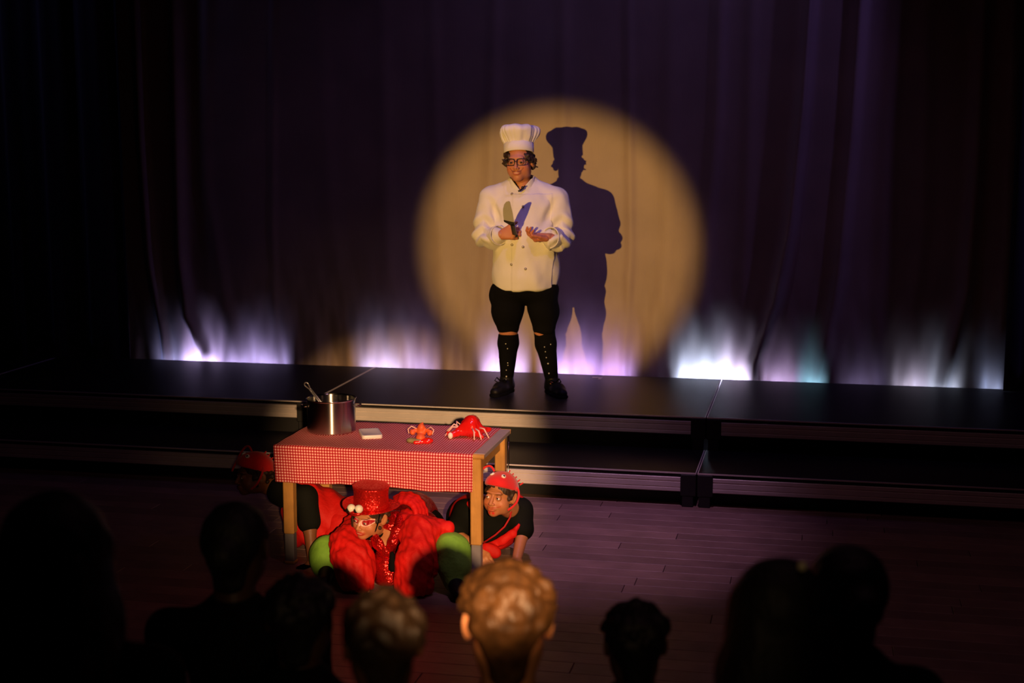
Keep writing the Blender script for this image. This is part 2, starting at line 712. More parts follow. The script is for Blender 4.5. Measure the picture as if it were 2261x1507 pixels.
def rot3(yaw=0, pitch=0, roll=0):
    """a head facing -Y: yaw turns it to +X, pitch looks down, roll leans the crown to +X (degrees)"""
    return Matrix.Rotation(R(yaw), 4, 'Z') @ Matrix.Rotation(R(pitch), 4, 'X') @ Matrix.Rotation(R(roll), 4, 'Y')


def xf(V, c, Rm, s=1.0):
    return (np.asarray(V) * s) @ np.array(Rm.to_3x3()).T + np.array(c)


# ------------------------------------------------------------------ heads and hands
def head_field(h, smile=0.0, child=False, neck=(.034, -.20)):
    f = Field((-.105, -.135, -.20), (.105, .16, .125), h)
    f.ell((0, .017, .028), (.075, .094, .080), 0)
    f.ell((0, -.022, -.035), (.060, .070, .074 if not child else .066), .03)
    f.ell((0, -.066, -.094 if not child else -.086), (.024, .022, .020), .03)
    for sx in (-1, 1):
        f.ell((sx * .040, -.050, -.036), (.026, .028, .028), .02)
        f.ell((sx * .045, -.01, -.06), (.02, .04, .03), .03)
    f.ell((0, -.078, .026), (.046, .014, .011), .018)
    for sx in (-1, 1):
        f.ell((sx * .032, -.104, .002), (.019, .016, .013), .010, sub=True)
        f.ell((sx * .031, -.0775, .001), (.0145, .0145, .0145), .004)
        f.ell((sx * .031, -.092, .000), (.0116, .014, .0037), .0015, sub=True)
    f.cone((0, -.086, .010), (0, -.108, -.030), .0070, .0100, .010)
    for sx in (-1, 1):
        f.ell((sx * .012, -.099, -.034), (.0075, .009, .0065), .006)
    f.ell((0, -.088, -.058), (.024, .011, .012), .012)
    f.ell((0, -.096, -.0565), (.021, .0070, .0042), .004)
    f.ell((0, -.093, -.0675), (.018, .0085, .0052), .005)
    if smile:
        f.cone((-.019, -.098, -.0585), (0, -.103, -.0625), .0016, .0028, .002, sub=True)
        f.cone((.019, -.098, -.0585), (0, -.103, -.0625), .0016, .0028, .002, sub=True)
    else:
        f.cone((-.020, -.100, -.062), (.020, -.100, -.062), .0014, .0014, .002, sub=True)
    for sx in (-1, 1):
        rt = Matrix.Rotation(R(sx * -22), 4, 'Z') @ Matrix.Rotation(R(-12), 4, 'X')
        f.ell((sx * .080, .016, -.006), (.0075, .021, .031), .006, rot=rt)
        f.ell((sx * .086, .008, -.002), (.005, .011, .018), .004, rot=rt, sub=True)
    f.cone((0, .020, -.07 if neck[1] < -.15 else -.045), (0, neck[0], neck[1]), .052, .056, .03)
    return f


_HC = {}


def head_mesh(h, smile=0.0, child=False, neck=(.034, -.20)):
    k = (h, smile, child, neck)
    if k not in _HC:
        _HC[k] = head_field(h, smile, child, neck).get()
    return _HC[k]


def head_cols(V, base, paint=None):
    base = np.array(base)
    c = np.tile(base, (len(V), 1))
    x, y, z = V[:, 0], V[:, 1], V[:, 2]

    def put(m, col):
        m = np.clip(m, 0, 1)[:, None]
        c[:] = c * (1 - m) + np.array(col) * m
    front = (y < -.045)
    ch = np.exp(-(((np.abs(x) - .042) / .018) ** 2 + ((z + .035) / .018) ** 2)) * front
    put(ch * .45, base * np.array((1.15, .72, .62)))
    lip = np.exp(-((x / .021) ** 4 + ((z + .0625) / .0105) ** 4)) * (y < -.086)
    put(lip * .7, base * np.array((1.0, .45, .42)))
    brow = np.exp(-(((np.abs(x) - .032) / .017) ** 4 + ((z - .022 - .15 * (np.abs(x) - .032)) / .0045) ** 2)) * (y < -.06)
    put(brow * .8, base * .12)
    if paint:
        paint(V, put, base)
    return c


def eyes(parent, c, Rm, s, iris=(0.05, 0.025, 0.012), look=(0, 0), white=(.80, .74, .70)):
    for sx in (-1, 1):
        mb = MB().ball((0, 0, 0), 0.0125 * s, 10)
        V = np.array(mb.V)
        dv = np.array((look[0], -1, look[1]))
        dv = dv / np.linalg.norm(dv)
        d = (V / (0.0125 * s)) @ dv
        col = np.tile(np.array(white), (len(V), 1))
        col[d > .84] = iris
        col[d > .955] = (0.004, 0.004, 0.004)
        ctr = xf(np.array([(sx * .031, -.0795, .0008)]), c, Rm, s)[0]
        V = xf(V, ctr, Rm, 1.0)
        link('eye', mesh('eye', V, mb.F, col), M_eye, parent)


M_eye = mat('eyeball', 'ATTR', 0.15)


def hand(f, w, d, n, ts, size=1.0, curl=(10, 12, 8), curls=None, thumb=(.75, .6, -.25), k=.006):
    """w wrist, d towards the fingers, n back of the hand, ts = +1/-1 side of the thumb along d x n"""
    w, d, n = Vector(w), Vector(d).normalized(), Vector(n).normalized()
    s = d.cross(n).normalized()
    n = s.cross(d).normalized()
    L = [.040, .044, .041, .032]
    off = [.030, .010, -.010, -.028]
    f.cone(w - d * .03 * size, w + d * .02 * size, .024 * size, .023 * size, .012, sq=(n, .72))
    for i in range(4):
        o = off[i] * ts * size
        kn = w + d * (.086 - (0.012 if i == 3 else 0) - (.004 if i == 0 else 0)) * size + s * o
        f.cone(w + d * .012 * size + s * o * .55, kn, .0145 * size, .0115 * size, .014)
        p, a = kn, 0.0
        cu = curls[i] if curls else curl
        r = (.0098 if i < 3 else .0085) * size
        for j in range(3):
            a += cu[j]
            v = d * math.cos(R(a)) - n * math.sin(R(a))
            q = p + v * L[i] * size * (1.0, .68, .55)[j]
            f.cone(p, q, r, r * .92, k if j else .008)
            p, r = q, r * .92
    t0 = w + d * .018 * size + s * .022 * ts * size - n * .006 * size
    v1 = (d * thumb[0] + s * ts * thumb[1] + n * thumb[2]).normalized()
    t1 = t0 + v1 * .045 * size
    v2 = (v1 + d * .35).normalized()
    t2 = t1 + v2 * .032 * size
    t3 = t2 + (v2 + d * .2).normalized() * .024 * size
    f.cone(t0, t1, .0155 * size, .012 * size, .012)
    f.cone(t1, t2, .012 * size, .0105 * size, .004)
    f.cone(t2, t3, .0105 * size, .0085 * size, .003)
    return f


def hand_mesh(w, d, n, ts, size=1.0, h=.0032, **kw):
    w = Vector(w)
    f = Field(w - Vector((.2, .2, .2)) * size, w + Vector((.2, .2, .2)) * size, h)
    hand(f, w, d, n, ts, size, **kw)
    return f.get()


# ================================================================== the setting
def build_floor():
    fl = MB().box((-9.0, -2.5, -.10), (6.5, 11.3, -.011)).build('floor', M_subfloor)
    tag(fl, 'dark hall floor laid with narrow brown wooden planks in front of the stage', None, None, 'structure')
    pw, pl = 0.118, 1.50
    me = mesh('plank', *(lambda b: (b.V, b.F))(MB().box((0, 0, -.012), (pl - .003, pw - .0022, 0), .0016)))
    me.materials.append(M_plank)
    rest = MB()
    n = 0
    rnd = random.Random(5)
    rows = int((8.42 - 1.2) / pw)
    for r in range(rows):
        y = 8.42 - (r + 1) * pw
        off = rnd.uniform(0, pl)
        x = -9.0 - off
        while x < 6.5:
            half = max(0.0, (y + 1.0) * 0.36)
            mid = -(y + .06) * math.tan(R(YAW))
            near = (x + pl > mid - half) and (x < mid + half) and y > 2.2
            if near and n < 300:
                o = bpy.data.objects.new('plank', me)
                C.objects.link(o)
                o.parent = fl
                o.location = (x, y, 0)
                n += 1
            else:
                rest.box((x, y, -.012), (x + pl - .003, y + pw - .0022, 0))
            x += pl
    o = rest.build('outer_planks', M_plank, fl)
    tag(o, None, None, None, 'stuff')


build_floor()
tag(MB().box((-9.0, 11.3, -.1), (6.5, 11.45, 5.6)).build('wall_back', M_wall),
    'black back wall of the hall behind the stage curtain', None, None, 'structure')

# ---- stage decks: seams, front edges and heights read from the photograph
XS = [-8.33, -5.77, -3.21, -0.65, 1.91, 4.47]
Y_UP0, Y_UP1, Y_LO0 = 8.79, 10.21, 8.15
Z_UP, Z_LO = 0.40, 0.20


def deck(x0, x1, y0, y1, z, label, group):
    root = empty('stage_deck', ((x0 + x1) / 2, y0, 0))
    tag(root, label, 'stage deck', group)
    a, b, d = x0 - root.location.x + .003, x1 - root.location.x - .003, y1 - y0
    fh = .088
    MB().box((a + .004, .006, z - .022), (b - .004, d - .004, z), .002).build('deck_board', M_deck, root)
    MB().box((a, 0, z - .006), (b, .008, z + .0015)).build('edge_trim', M_alu, root)
    for xx in (a, b - .006):
        MB().box((xx, .008, z - .006), (xx + .006, d - .004, z + .001)).build('side_trim', M_alu, root)
    # aluminium front rail with two grooves
    zt = z - .026
    prof = [(0, 0), (.002, -.002), (.002, -.020), (-.003, -.023), (-.003, -.027), (.002, -.030), (.002, -.056),
            (-.002, -.058), (-.002, -.061), (.003, -.064), (.003, -.080), (0, -.084), (-.03, -.084), (-.03, 0)]
    V = [(x, -p, zt + q) for x in (a + .09, b - .09) for p, q in prof]
    n = len(prof)
    Fs = [(i, (i + 1) % n, n + (i + 1) % n, n + i) for i in range(n)] + [tuple(range(n))[::-1], tuple(range(n, 2 * n))]
    MB().add(V, Fs).build('front_rail', M_alu, root)
    for xx in (a, b - .09):
        MB().box((xx, -.004, z - .135), (xx + .09, .05, z - .008), .004).build('corner_block', M_deck_dark, root)
        MB().box((xx + .01, .0, 0), (xx + .075, .055, z - .13), .003).build('leg', M_deck_dark, root)
        MB().box((xx + .01, d - .10, 0), (xx + .075, d - .035, z - .022), .003).build('leg', M_deck_dark, root)
    MB().box((a + .06, .10, .002), (b - .06, .112, z - .03)).build('skirt', M_deck_dark, root)
    return root


_pos = ['far left, mostly hidden in darkness', 'left of the pot', 'under the chef in the spotlight', 'right of the chef',
        'at the dark right end']
for i in range(5):
    deck(XS[i], XS[i + 1], Y_UP0, Y_UP1, Z_UP, 'upper black stage deck with aluminium front rail ' + _pos[i],
         'upper stage decks')
_posl = ['at the far left in darkness', 'left of the checked table', 'behind the checked table', 'right of the crouching children',
         'at the dark right end']
for i in range(5):
    deck(XS[i], XS[i + 1], Y_LO0, Y_UP0 - .012, Z_LO, 'lower black step deck with aluminium front rail ' + _posl[i],
         'lower step decks')


# ---- curtain
def build_curtain():
    x0, x1, z1 = -6.6, 3.6, 4.9
    nx = 760
    zz = np.concatenate([np.linspace(0.02, 1.1, 56), np.linspace(1.14, z1, 44)])
    xx = np.linspace(x0, x1, nx)
    X, Z = np.meshgrid(xx, zz)
    Yc = 10.46
    ridges = [  # picture points down each fold, height, width
        ([(1788, 0), (1772, 240), (1745, 500), (1712, 660), (1668, 800)], .085, .040),
        ([(1590, 0), (1582, 260), (1560, 520), (1550, 700), (1560, 830)], .040, .050),
        ([(1900, 0), (1880, 300), (1850, 620), (1810, 840)], .050, .045),
        ([(2172, 0), (2155, 400), (2135, 640), (2085, 850)], .070, .050),
        ([(1985, 0), (1960, 300), (1940, 840)], .03, .06),
        ([(1660, 0), (1650, 400), (1630, 820)], .025, .05),
        ([(300, 0), (312, 300), (330, 560), (365, 780)], .065, .035),
        ([(385, 0), (392, 300), (398, 560), (415, 700), (450, 780)], .070, .045),
        ([(455, 0), (450, 400), (520, 790)], .03, .05),
        ([(172, 0), (185, 500), (200, 780)], .05, .05),
        ([(600, 0), (598, 500), (605, 790)], .022, .03),
        ([(700, 0), (720, 400), (760, 800)], .018, .08),
        ([(950, 0), (965, 500), (985, 810)], .020, .06),
        ([(1090, 0), (1075, 500), (1050, 820)], .020, .05),
        ([(1385, 0), (1390, 560), (1375, 820)], .022, .035),
        ([(1480, 0), (1470, 560), (1440, 820)], .020, .07),
        ([(1240, 0), (1240, 500), (1235, 820)], .018, .05),
        ([(840, 0), (850, 500), (860, 800)], .015, .06),
        ([(2240, 0), (2225, 500), (2205, 860)], .05, .06),
        ([(2050, 0), (2040, 500), (2000, 860)], .02, .05),
    ]
    D = np.zeros_like(X)
    for pts, amp, wid in ridges:
        P = [py(x, y, Yc - .05) for x, y in pts]
        zs = np.array([p.z for p in P])[::-1]
        xs = np.array([p.x for p in P])[::-1]
        xc = np.interp(Z, zs, xs)
        top = Z > zs[-1]
        sl = (xs[-1] - xs[-2]) / (zs[-1] - zs[-2])
        xc = np.where(top, xs[-1] + (Z - zs[-1]) * sl, xc)
        g = np.exp(-((X - xc) / wid) ** 2)
        D += (amp if amp >= .05 else amp * .55) * g
    # broad swells and fine vertical gathers, restless near the hem
    rs = np.random.RandomState(11)
    for f, a in ((1.3, .016), (2.9, .009), (6.1, .003), (11.0, .0020), (23.0, .0010)):
        p = rs.uniform(0, 6.28, 2)
        D += a * np.sin(f * X + p[0] + .35 * np.sin(.8 * Z + p[1]))
    low = np.exp(-np.clip(Z - .35, 0, None) / .32)
    for f, a, sl in ((9, .015, 1.4), (17, .012, -2.2), (29, .009, 2.6), (47, .0058, -1.8), (75, .0034, .9)):
        p = rs.uniform(0, 6.28, 3)
        D += low * a * np.sin(f * (X + sl * .12 * Z) + p[0] + 1.1 * np.sin(2.1 * X + p[1]) + .8 * np.sin(5 * Z + p[2]))
    Y = Yc - D
    V = np.stack([X, Y, Z], -1).reshape(-1, 3)
    nz = len(zz)
    i = np.arange(nz - 1)[:, None] * nx + np.arange(nx - 1)[None, :]
    i = i.ravel()
    Fs = np.stack([i, i + 1, i + nx + 1, i + nx], 1)
    o = link('backdrop_curtain', mesh('backdrop_curtain', V, Fs), M_curtain)
    md = o.modifiers.new('thickness', 'SOLIDIFY')
    md.thickness = .004
    md.offset = -1
    tag(o, 'wide taupe satin backdrop curtain with soft vertical folds behind the chef', 'curtain')


build_curtain()


def wing(x0, x1, y, label):
    nx = 90
    xx = np.linspace(x0, x1, nx)
    zz = np.linspace(.405, 4.9, 24)
    X, Z = np.meshgrid(xx, zz)
    Y = y + .035 * np.sin(X * 19) + .018 * np.sin(X * 41 + 1 + .3 * Z)
    V = np.stack([X, Y, Z], -1).reshape(-1, 3)
    i = (np.arange(len(zz) - 1)[:, None] * nx + np.arange(nx - 1)[None, :]).ravel()
    o = link('wing_curtain', mesh('wing_curtain', V, np.stack([i, i + 1, i + nx + 1, i + nx], 1)), M_wing)
    md = o.modifiers.new('thickness', 'SOLIDIFY')
    md.thickness = .006
    tag(o, label, 'curtain')


wing(-8.2, -5.16, 10.13, 'black velvet wing curtain at the dark left edge of the stage')
wing(1.24, 4.2, 10.13, 'black velvet wing curtain at the dark right edge of the stage')

# ---- floor lights behind the decks that graze the hem of the curtain
LAMPS = [  # picture x span, watts, colour
    (395, 470, 24, (.62, .50, 1.0)), (474, 612, 12, (.58, .48, 1.0)), (335, 390, 3, (.50, .50, 1.0)),
    (785, 880, 10, (.66, .58, 1.0)), (885, 945, 3.5, (.62, .48, 1.0)),
    (1062, 1140, 15, (.72, .52, 1.0)), (1195, 1290, 15, (.66, .42, 1.0)), (1294, 1380, 9, (.66, .40, 1.0)),
    (1500, 1596, 26, (.62, .74, 1.0)), (1600, 1672, 24, (.75, .66, 1.0)), (1690, 1755, 4, (.74, .55, 1.0)),
    (1775, 1815, 3.5, (.35, .75, 1.0)), (1985, 2050, 3.2, (.75, .72, 1.0)), (2062, 2118, 4.2, (.62, .74, 1.0)),
    (2188, 2214, 2.0, (.50, .62, 1.0)), (1860, 1950, .8, (.6, .5, 1.0)),
]
for i, (a, b, w, col) in enumerate(LAMPS):
    pa, pb = py(a, 800, 10.3), py(b, 800, 10.3)
    xm, ln = (pa.x + pb.x) / 2, pb.x - pa.x
    rt = empty('floor_lamp_bar', (xm, 10.285, 0))
    tag(rt, 'low lamp bar hidden behind the stage deck, lighting the curtain hem', 'stage light',
        'lamp bars behind the stage')
    MB().box((-ln / 2, -.03, 0), (ln / 2, .03, .205), .004).build('housing', M_deck_dark, rt)
    MB().box((-ln / 2 + .005, -.022, .205), (ln / 2 - .005, .022, .210)).build('lens', M_lens, rt)
    for xx in (-ln / 2 - .004, ln / 2 + .001):
        MB().box((xx, -.03, .10), (xx + .003, .065, .360)).build('added_shutter', M_deck_dark, rt)  # unseen end plates, added to stop the uplight spreading sideways
    area('curtain_uplight', (xm, 10.285, .218), (xm, 10.285 + .17, .218 + .155), w * .15, (col[0] * .62, col[1] * .74, col[2]), ln - .012, .03, 70)

# ---- small tape mark on the deck
tm = MB()
p0, p1 = pz(1308, 832, .4015), pz(1330, 833, .4015)
tm.box((p0.x, p0.y - .02, .4005), (p1.x, p0.y + .012, .4015))
tm.box((p1.x - .022, p0.y - .075, .4005), (p1.x, p0.y - .018, .4015))
tag(tm.build('tape_mark', M_tape), 'small white tape mark on the black deck right of the chef', 'tape')


# ================================================================== table and what stands on it
ZT = 0.61
TX0, TX1, TY0, TY1 = -2.592, -1.542, 6.605, 7.235


def build_table():
    root = empty('wooden_table', ((TX0 + TX1) / 2, (TY0 + TY1) / 2, 0))
    tag(root, 'small golden wooden school table under the red checked cloth', 'table')
    w, d = (TX1 - TX0) / 2, (TY1 - TY0) / 2
    MB().box((-w, -d + .022, ZT - .024), (w, d - .022, ZT), .003).build('table_top', M_laminate, root)
    for y in (-d + .012, d - .012):
        MB().tube([(-w, y, ZT - .0125), (w, y, ZT - .0125)], .0125, 12).build('edge_strip', M_wood, root, True)
    for y in (-d + .045, d - .045):
        MB().box((-w + .09, y - .01, ZT - .10), (w - .09, y + .01, ZT - .026), .002).build('apron', M_wood, root)
    for x in (-w + .05, w - .05):
        MB().box((x - .01, -d + .085, ZT - .10), (x + .01, d - .085, ZT - .026), .002).build('apron', M_wood, root)
    for x in (-w + .046, w - .046):
        for y in (-d + .046, d - .046):
            lg = MB().box((x - .027, y - .027, .155), (x + .027, y + .027, ZT - .026), .005).build('leg', M_wood, root)
            MB().box((x - .024, y - .024, .012), (x + .024, y + .024, .156), .004).build('grey_sleeve', M_greymetal, lg)
            MB().box((x - .027, y - .027, 0), (x + .027, y + .027, .016), .004).build('foot', M_wood, lg)
    MB().tube([(w - .012, d - .014, ZT - .03), (w - .012, d - .014, .05)], .004, 8).build('metal_rod', M_steel, root, True)


build_table()


def build_cloth():
    cx, cy = TX0 - .012, TY0 - .012
    x1 = TX1 - .052
    nx, nt, nd = 90, 24, 20
    V, UV = [], []
    drop = .176
    rows = [(TY1 - .004 - (TY1 - .004 - cy - .012) * j / nt, ZT + .0025, None) for j in range(nt + 1)]
    out = []
    for y, z, _ in rows:
        out.append((y, z))
    for j in range(1, 5):   # rounded edge
        a = math.pi / 2 * j / 4
        out.append((cy + .012 - .012 * math.sin(a), ZT + .0025 - .012 + .012 * math.cos(a)))
    for j in range(1, nd + 1):
        out.append((cy, ZT - .0095 - (drop - .01) * j / nd))
    m = len(out)
    arc = 0
    for j, (y, z) in enumerate(out):
        if j:
            arc += math.dist(out[j - 1], out[j])
        h = max(0, (ZT - z) / drop)
        for i in range(nx + 1):
            u = i / nx
            x = cx + (x1 - cx) * u
            wv = h * (.010 * math.sin(u * 17 + 1) + .006 * math.sin(u * 31 + 2) + .012 * (u - .4))
            xx = x + h * .012 * (1 - u)
            zz = z - h * .005 * math.sin(u * 9 + .7) - h * .006 * u + (.0012 * math.sin(u * 40 + y * 30) if h == 0 else 0)
            V.append((xx, y - abs(wv) * .8 - h * .004, zz))
            UV.append((x, arc))
    Fs = []
    for j in range(m - 1):
        for i in range(nx):
            a = j * (nx + 1) + i
            Fs.append((a, a + nx + 1, a + nx + 2, a + 1))
    me = mesh('tablecloth', V, Fs)
    uvl = me.uv_layers.new(name='UVMap')
    uvl.data.foreach_set('uv', np.array([UV[l.vertex_index] for l in me.loops], np.float32).ravel())
    o = link('tablecloth', me, M_cloth)
    md = o.modifiers.new('thickness', 'SOLIDIFY')
    md.thickness = .0014
    md.offset = 1
    tag(o, 'red and white gingham tablecloth hanging over the front of the table', 'tablecloth')


build_cloth()
ZC = ZT + .0045


def build_pot():
    c = pz(724, 956, ZC)
    c.y += .03
    root = empty('stock_pot', (c.x, c.y + .03, ZC))
    tag(root, 'shiny steel cooking pot on the checked cloth', 'pot')
    r, h = .124, .172
    MB().lathe([(0, 0), (r - .006, 0), (r, .006), (r, .009), (r, .05), (r, .12), (r, h - .008), (r, h - .004), (r + .005, h), (r + .003, h + .003), (r - .003, h),
                (r - .004, h - .006), (r - .004, h - .012), (r - .004, .10), (r - .004, .016), (r - .006, .008), (r - .02, .006), (0, .006)], 72).build('pot_body', M_pot, root, True)
    for sx in (-1, 1):
        an = R(18 if sx > 0 else 198)
        u = Vector((math.cos(an), math.sin(an), 0))
        v = Vector((-math.sin(an), math.cos(an), 0))
        z = Vector((0, 0, h - .035))
        MB().tube([u * (r - .002) - v * .035 + z, u * (r + .014) - v * .034 + z, u * (r + .026) - v * .018 + z,
                   u * (r + .028) + z, u * (r + .026) + v * .018 + z, u * (r + .014) + v * .034 + z,
                   u * (r - .002) + v * .035 + z], .0045, 8).build('handle', M_steel, root, True)
    # ladle leaning in the pot
    lr = empty('ladle', (c.x, c.y, ZC + .01))
    tag(lr, 'steel ladle with a looped handle leaning inside the pot', 'ladle')
    base = Vector((.03, .03, .030))
    tip = py(673, 844, c.y - .02) - Vector((c.x, c.y, ZC + .01))
    d = (tip - base).normalized()
    L = (tip - base).length
    sd = d.cross(Vector((0, 1, 0))).normalized()
    for o2 in (-.0042, .0042):
        MB().tube([base + sd * o2, base + d * (L - .045) + sd * o2], .0038, 8).build('shaft', M_ladle, lr, True)
    lp = [base + d * (L - .055)]
    for k in range(13):
        a = -math.pi / 2 + math.pi * 2 * (k / 12) * .5 + 0
        lp.append(base + d * (L - .014 + .012 * math.cos(a + 0)) + sd * (.0105 * math.sin(a)))
    lp.append(base + d * (L - .055))
    MB().tube(lp, .0034, 8).build('loop', M_ladle, lr, True)
    MB().lathe([(0, -.03), (.02, -.026), (.036, -.01), (.042, .006), (.040, .006), (.034, -.008), (.018, -.023), (0, -.027)],
               28, tuple(base + Vector((.02, .01, .012)))).build('bowl', M_ladle, lr, True)


build_pot()


def build_board():
    a, b, c2, d = pz(795, 950, ZC), pz(838, 950, ZC), pz(842, 972, ZC), pz(797, 972, ZC)
    ctr = (a + b + c2 + d) / 4
    pts = []
    w, l = .052, .088
    for sx, sy, st in ((1, 1, 0), (-1, 1, 90), (-1, -1, 180), (1, -1, 270)):
        for k in range(6):
            an = R(st + 90 * k / 5)
            pts.append((sx * (w - .016) + .016 * math.cos(an), sy * (l - .016) + .016 * math.sin(an)))
    n = len(pts)
    th = .020
    V = [(x * .985, y * .99, 0) for x, y in pts] + [(x, y, .003) for x, y in pts] + [(x, y, th - .003) for x, y in pts] + \
        [(x * .96, y * .975, th) for x, y in pts] + [(x * .86, y * .92, th - .002) for x, y in pts]
    Fs = []
    for r in range(4):
        for i in range(n):
            j = (i + 1) % n
            Fs.append((r * n + i, r * n + j, (r + 1) * n + j, (r + 1) * n + i))
    Fs += [tuple(range(n))[::-1], tuple(range(4 * n, 5 * n))]
    o = MB().add(V, Fs).build('plastic_tray', M_board, None, True, (ctr.x, ctr.y, ZC))
    o.rotation_euler = (0, 0, R(24))
    tag(o, 'small white plastic tray lying beside the pot', 'tray')


build_board()


def build_toys():
    # small crab in orange and olive
    c = pz(930, 976, ZC)
    rt = empty('toy_crab', (c.x, c.y, ZC))
    tag(rt, 'small orange toy crab sitting on an olive and red base on the cloth', 'toy')
    f = Field((-.09, -.1, -.005), (.09, .12, .12), .0035)
    f.ell((-.004, .02, .050), (.026, .022, .026), 0)
    f.ell((-.002, .014, .074), (.019, .018, .017), .012)
    f.cone((-.002, .02, .083), (.004, .022, .097), .012, .003, .008)
    for sx in (-1, 1):
        f.cone((sx * .020, .015, .060), (sx * .048, .006, .052), .009, .011, .006)
        f.ell((sx * .044, .0, .046), (.013, .012, .012), .006)
    f.ell((.0, -.012, .026), (.024, .020, .020), .012)
    f.half((0, 0, 0.004), (0, 0, -1))
    fobj('body', f, M_orange, rt, (.0022, 160, 1))
    g = Field((-.10, -.08, -.005), (.10, .07, .05), .0035)
    g.ell((-.044, -.018, .012), (.026, .022, .013), .01)
    g.ell((-.012, -.030, .012), (.026, .018, .012), .01)
    g.half((0, 0, 0.0), (0, 0, -1))
    fobj('olive_base', g, M_olive, rt, (.0015, 140, 2))
    g = Field((-.10, -.08, -.005), (.10, .07, .05), .0035)
    g.ell((.036, -.016, .014), (.030, .022, .015), .01)
    g.cone((.036, -.02, .010), (-.018, -.046, .008), .012, .010, .01)
    g.half((0, 0, 0.0), (0, 0, -1))
    fobj('red_base', g, M_candy, rt, (.0015, 140, 3))
    for sx in (-1, 1):
        MB().tube([(sx * .026, .01, .066), (sx * .050, .004, .078), (sx * .066, -.004, .066), (sx * .060, -.010, .044)], .0032,
                  6).build('claw_cord', M_straw, rt, True)
    # larger red lobster
    c = pz(1024, 966, ZC)
    rt = empty('toy_lobster', (c.x, c.y, ZC + .002))
    tag(rt, 'shiny red toy lobster with pale striped legs near the right end of the table', 'toy')
    f = Field((-.16, -.13, -.005), (.16, .16, .14), .004)
    f.ell((.028, .03, .048), (.052, .055, .050), 0)
    f.ell((.034, .045, .076), (.033, .034, .034), .02)
    f.cone((-.01, .0, .035), (-.052, -.035, .018), .026, .016, .02)
    f.cone((.06, .03, .035), (.118, .06, .034), .030, .012, .02)
    f.cone((.06, .0, .03), (.10, -.02, .012), .022, .01, .015)
    f.ell((-.072, -.012, .018), (.018, .016, .016), .008)
    f.half((0, 0, 0.0), (0, 0, -1))
    fobj('body', f, M_candy, rt, [(.004, 95, 1), (.002, 210, 2)])
    MB().ball((-.056, -.052, .017), (.013, .012, .017), 10).build('claw_tip', M_toy_white, rt, True)
    legs = [[(-.02, .03, .04), (-.055, .02, .062), (-.088, .00, .030)], [(-.02, .04, .05), (-.05, .05, .070), (-.035, .0, .04)],
            [(.06, -.01, .05), (.085, -.03, .042), (.105, -.06, .006)], [(.05, -.02, .05), (.065, -.045, .038), (.072, -.075, .006)],
            [(.08, .01, .05), (.105, -.0, .048), (.135, -.02, .006)], [(-.02, .01, .05), (-.06, -.005, .052), (-.09, -.03, .010)]]
    for p in legs:
        MB().tube(p, [.005, .0045, .003], 6).build('leg', M_straw, rt, True)


build_toys()


# ================================================================== the chef
SKIN_CHEF = (0.58, 0.235, 0.125)


def chef_paint(V, put, base):
    x, y, z = V[:, 0], V[:, 1], V[:, 2]
    ax = np.abs(x)
    # thin drawn-on moustache with curled ends
    zc = -.046 - .006 * np.sin(np.clip(ax / .036, 0, 1.3) * 3.0) + .010 * np.clip((ax - .028) / .012, 0, 1)
    m = np.exp(-((z - zc) / .0034) ** 2) * (ax > .004) * (ax < .043) * (y < -.055)
    put(m * .75, (.10, .035, .015))
    t = np.exp(-((x / .013) ** 4 + ((z + .0605) / .0032) ** 4)) * (y < -.085)
    put(t * .8, (.75, .62, .52))


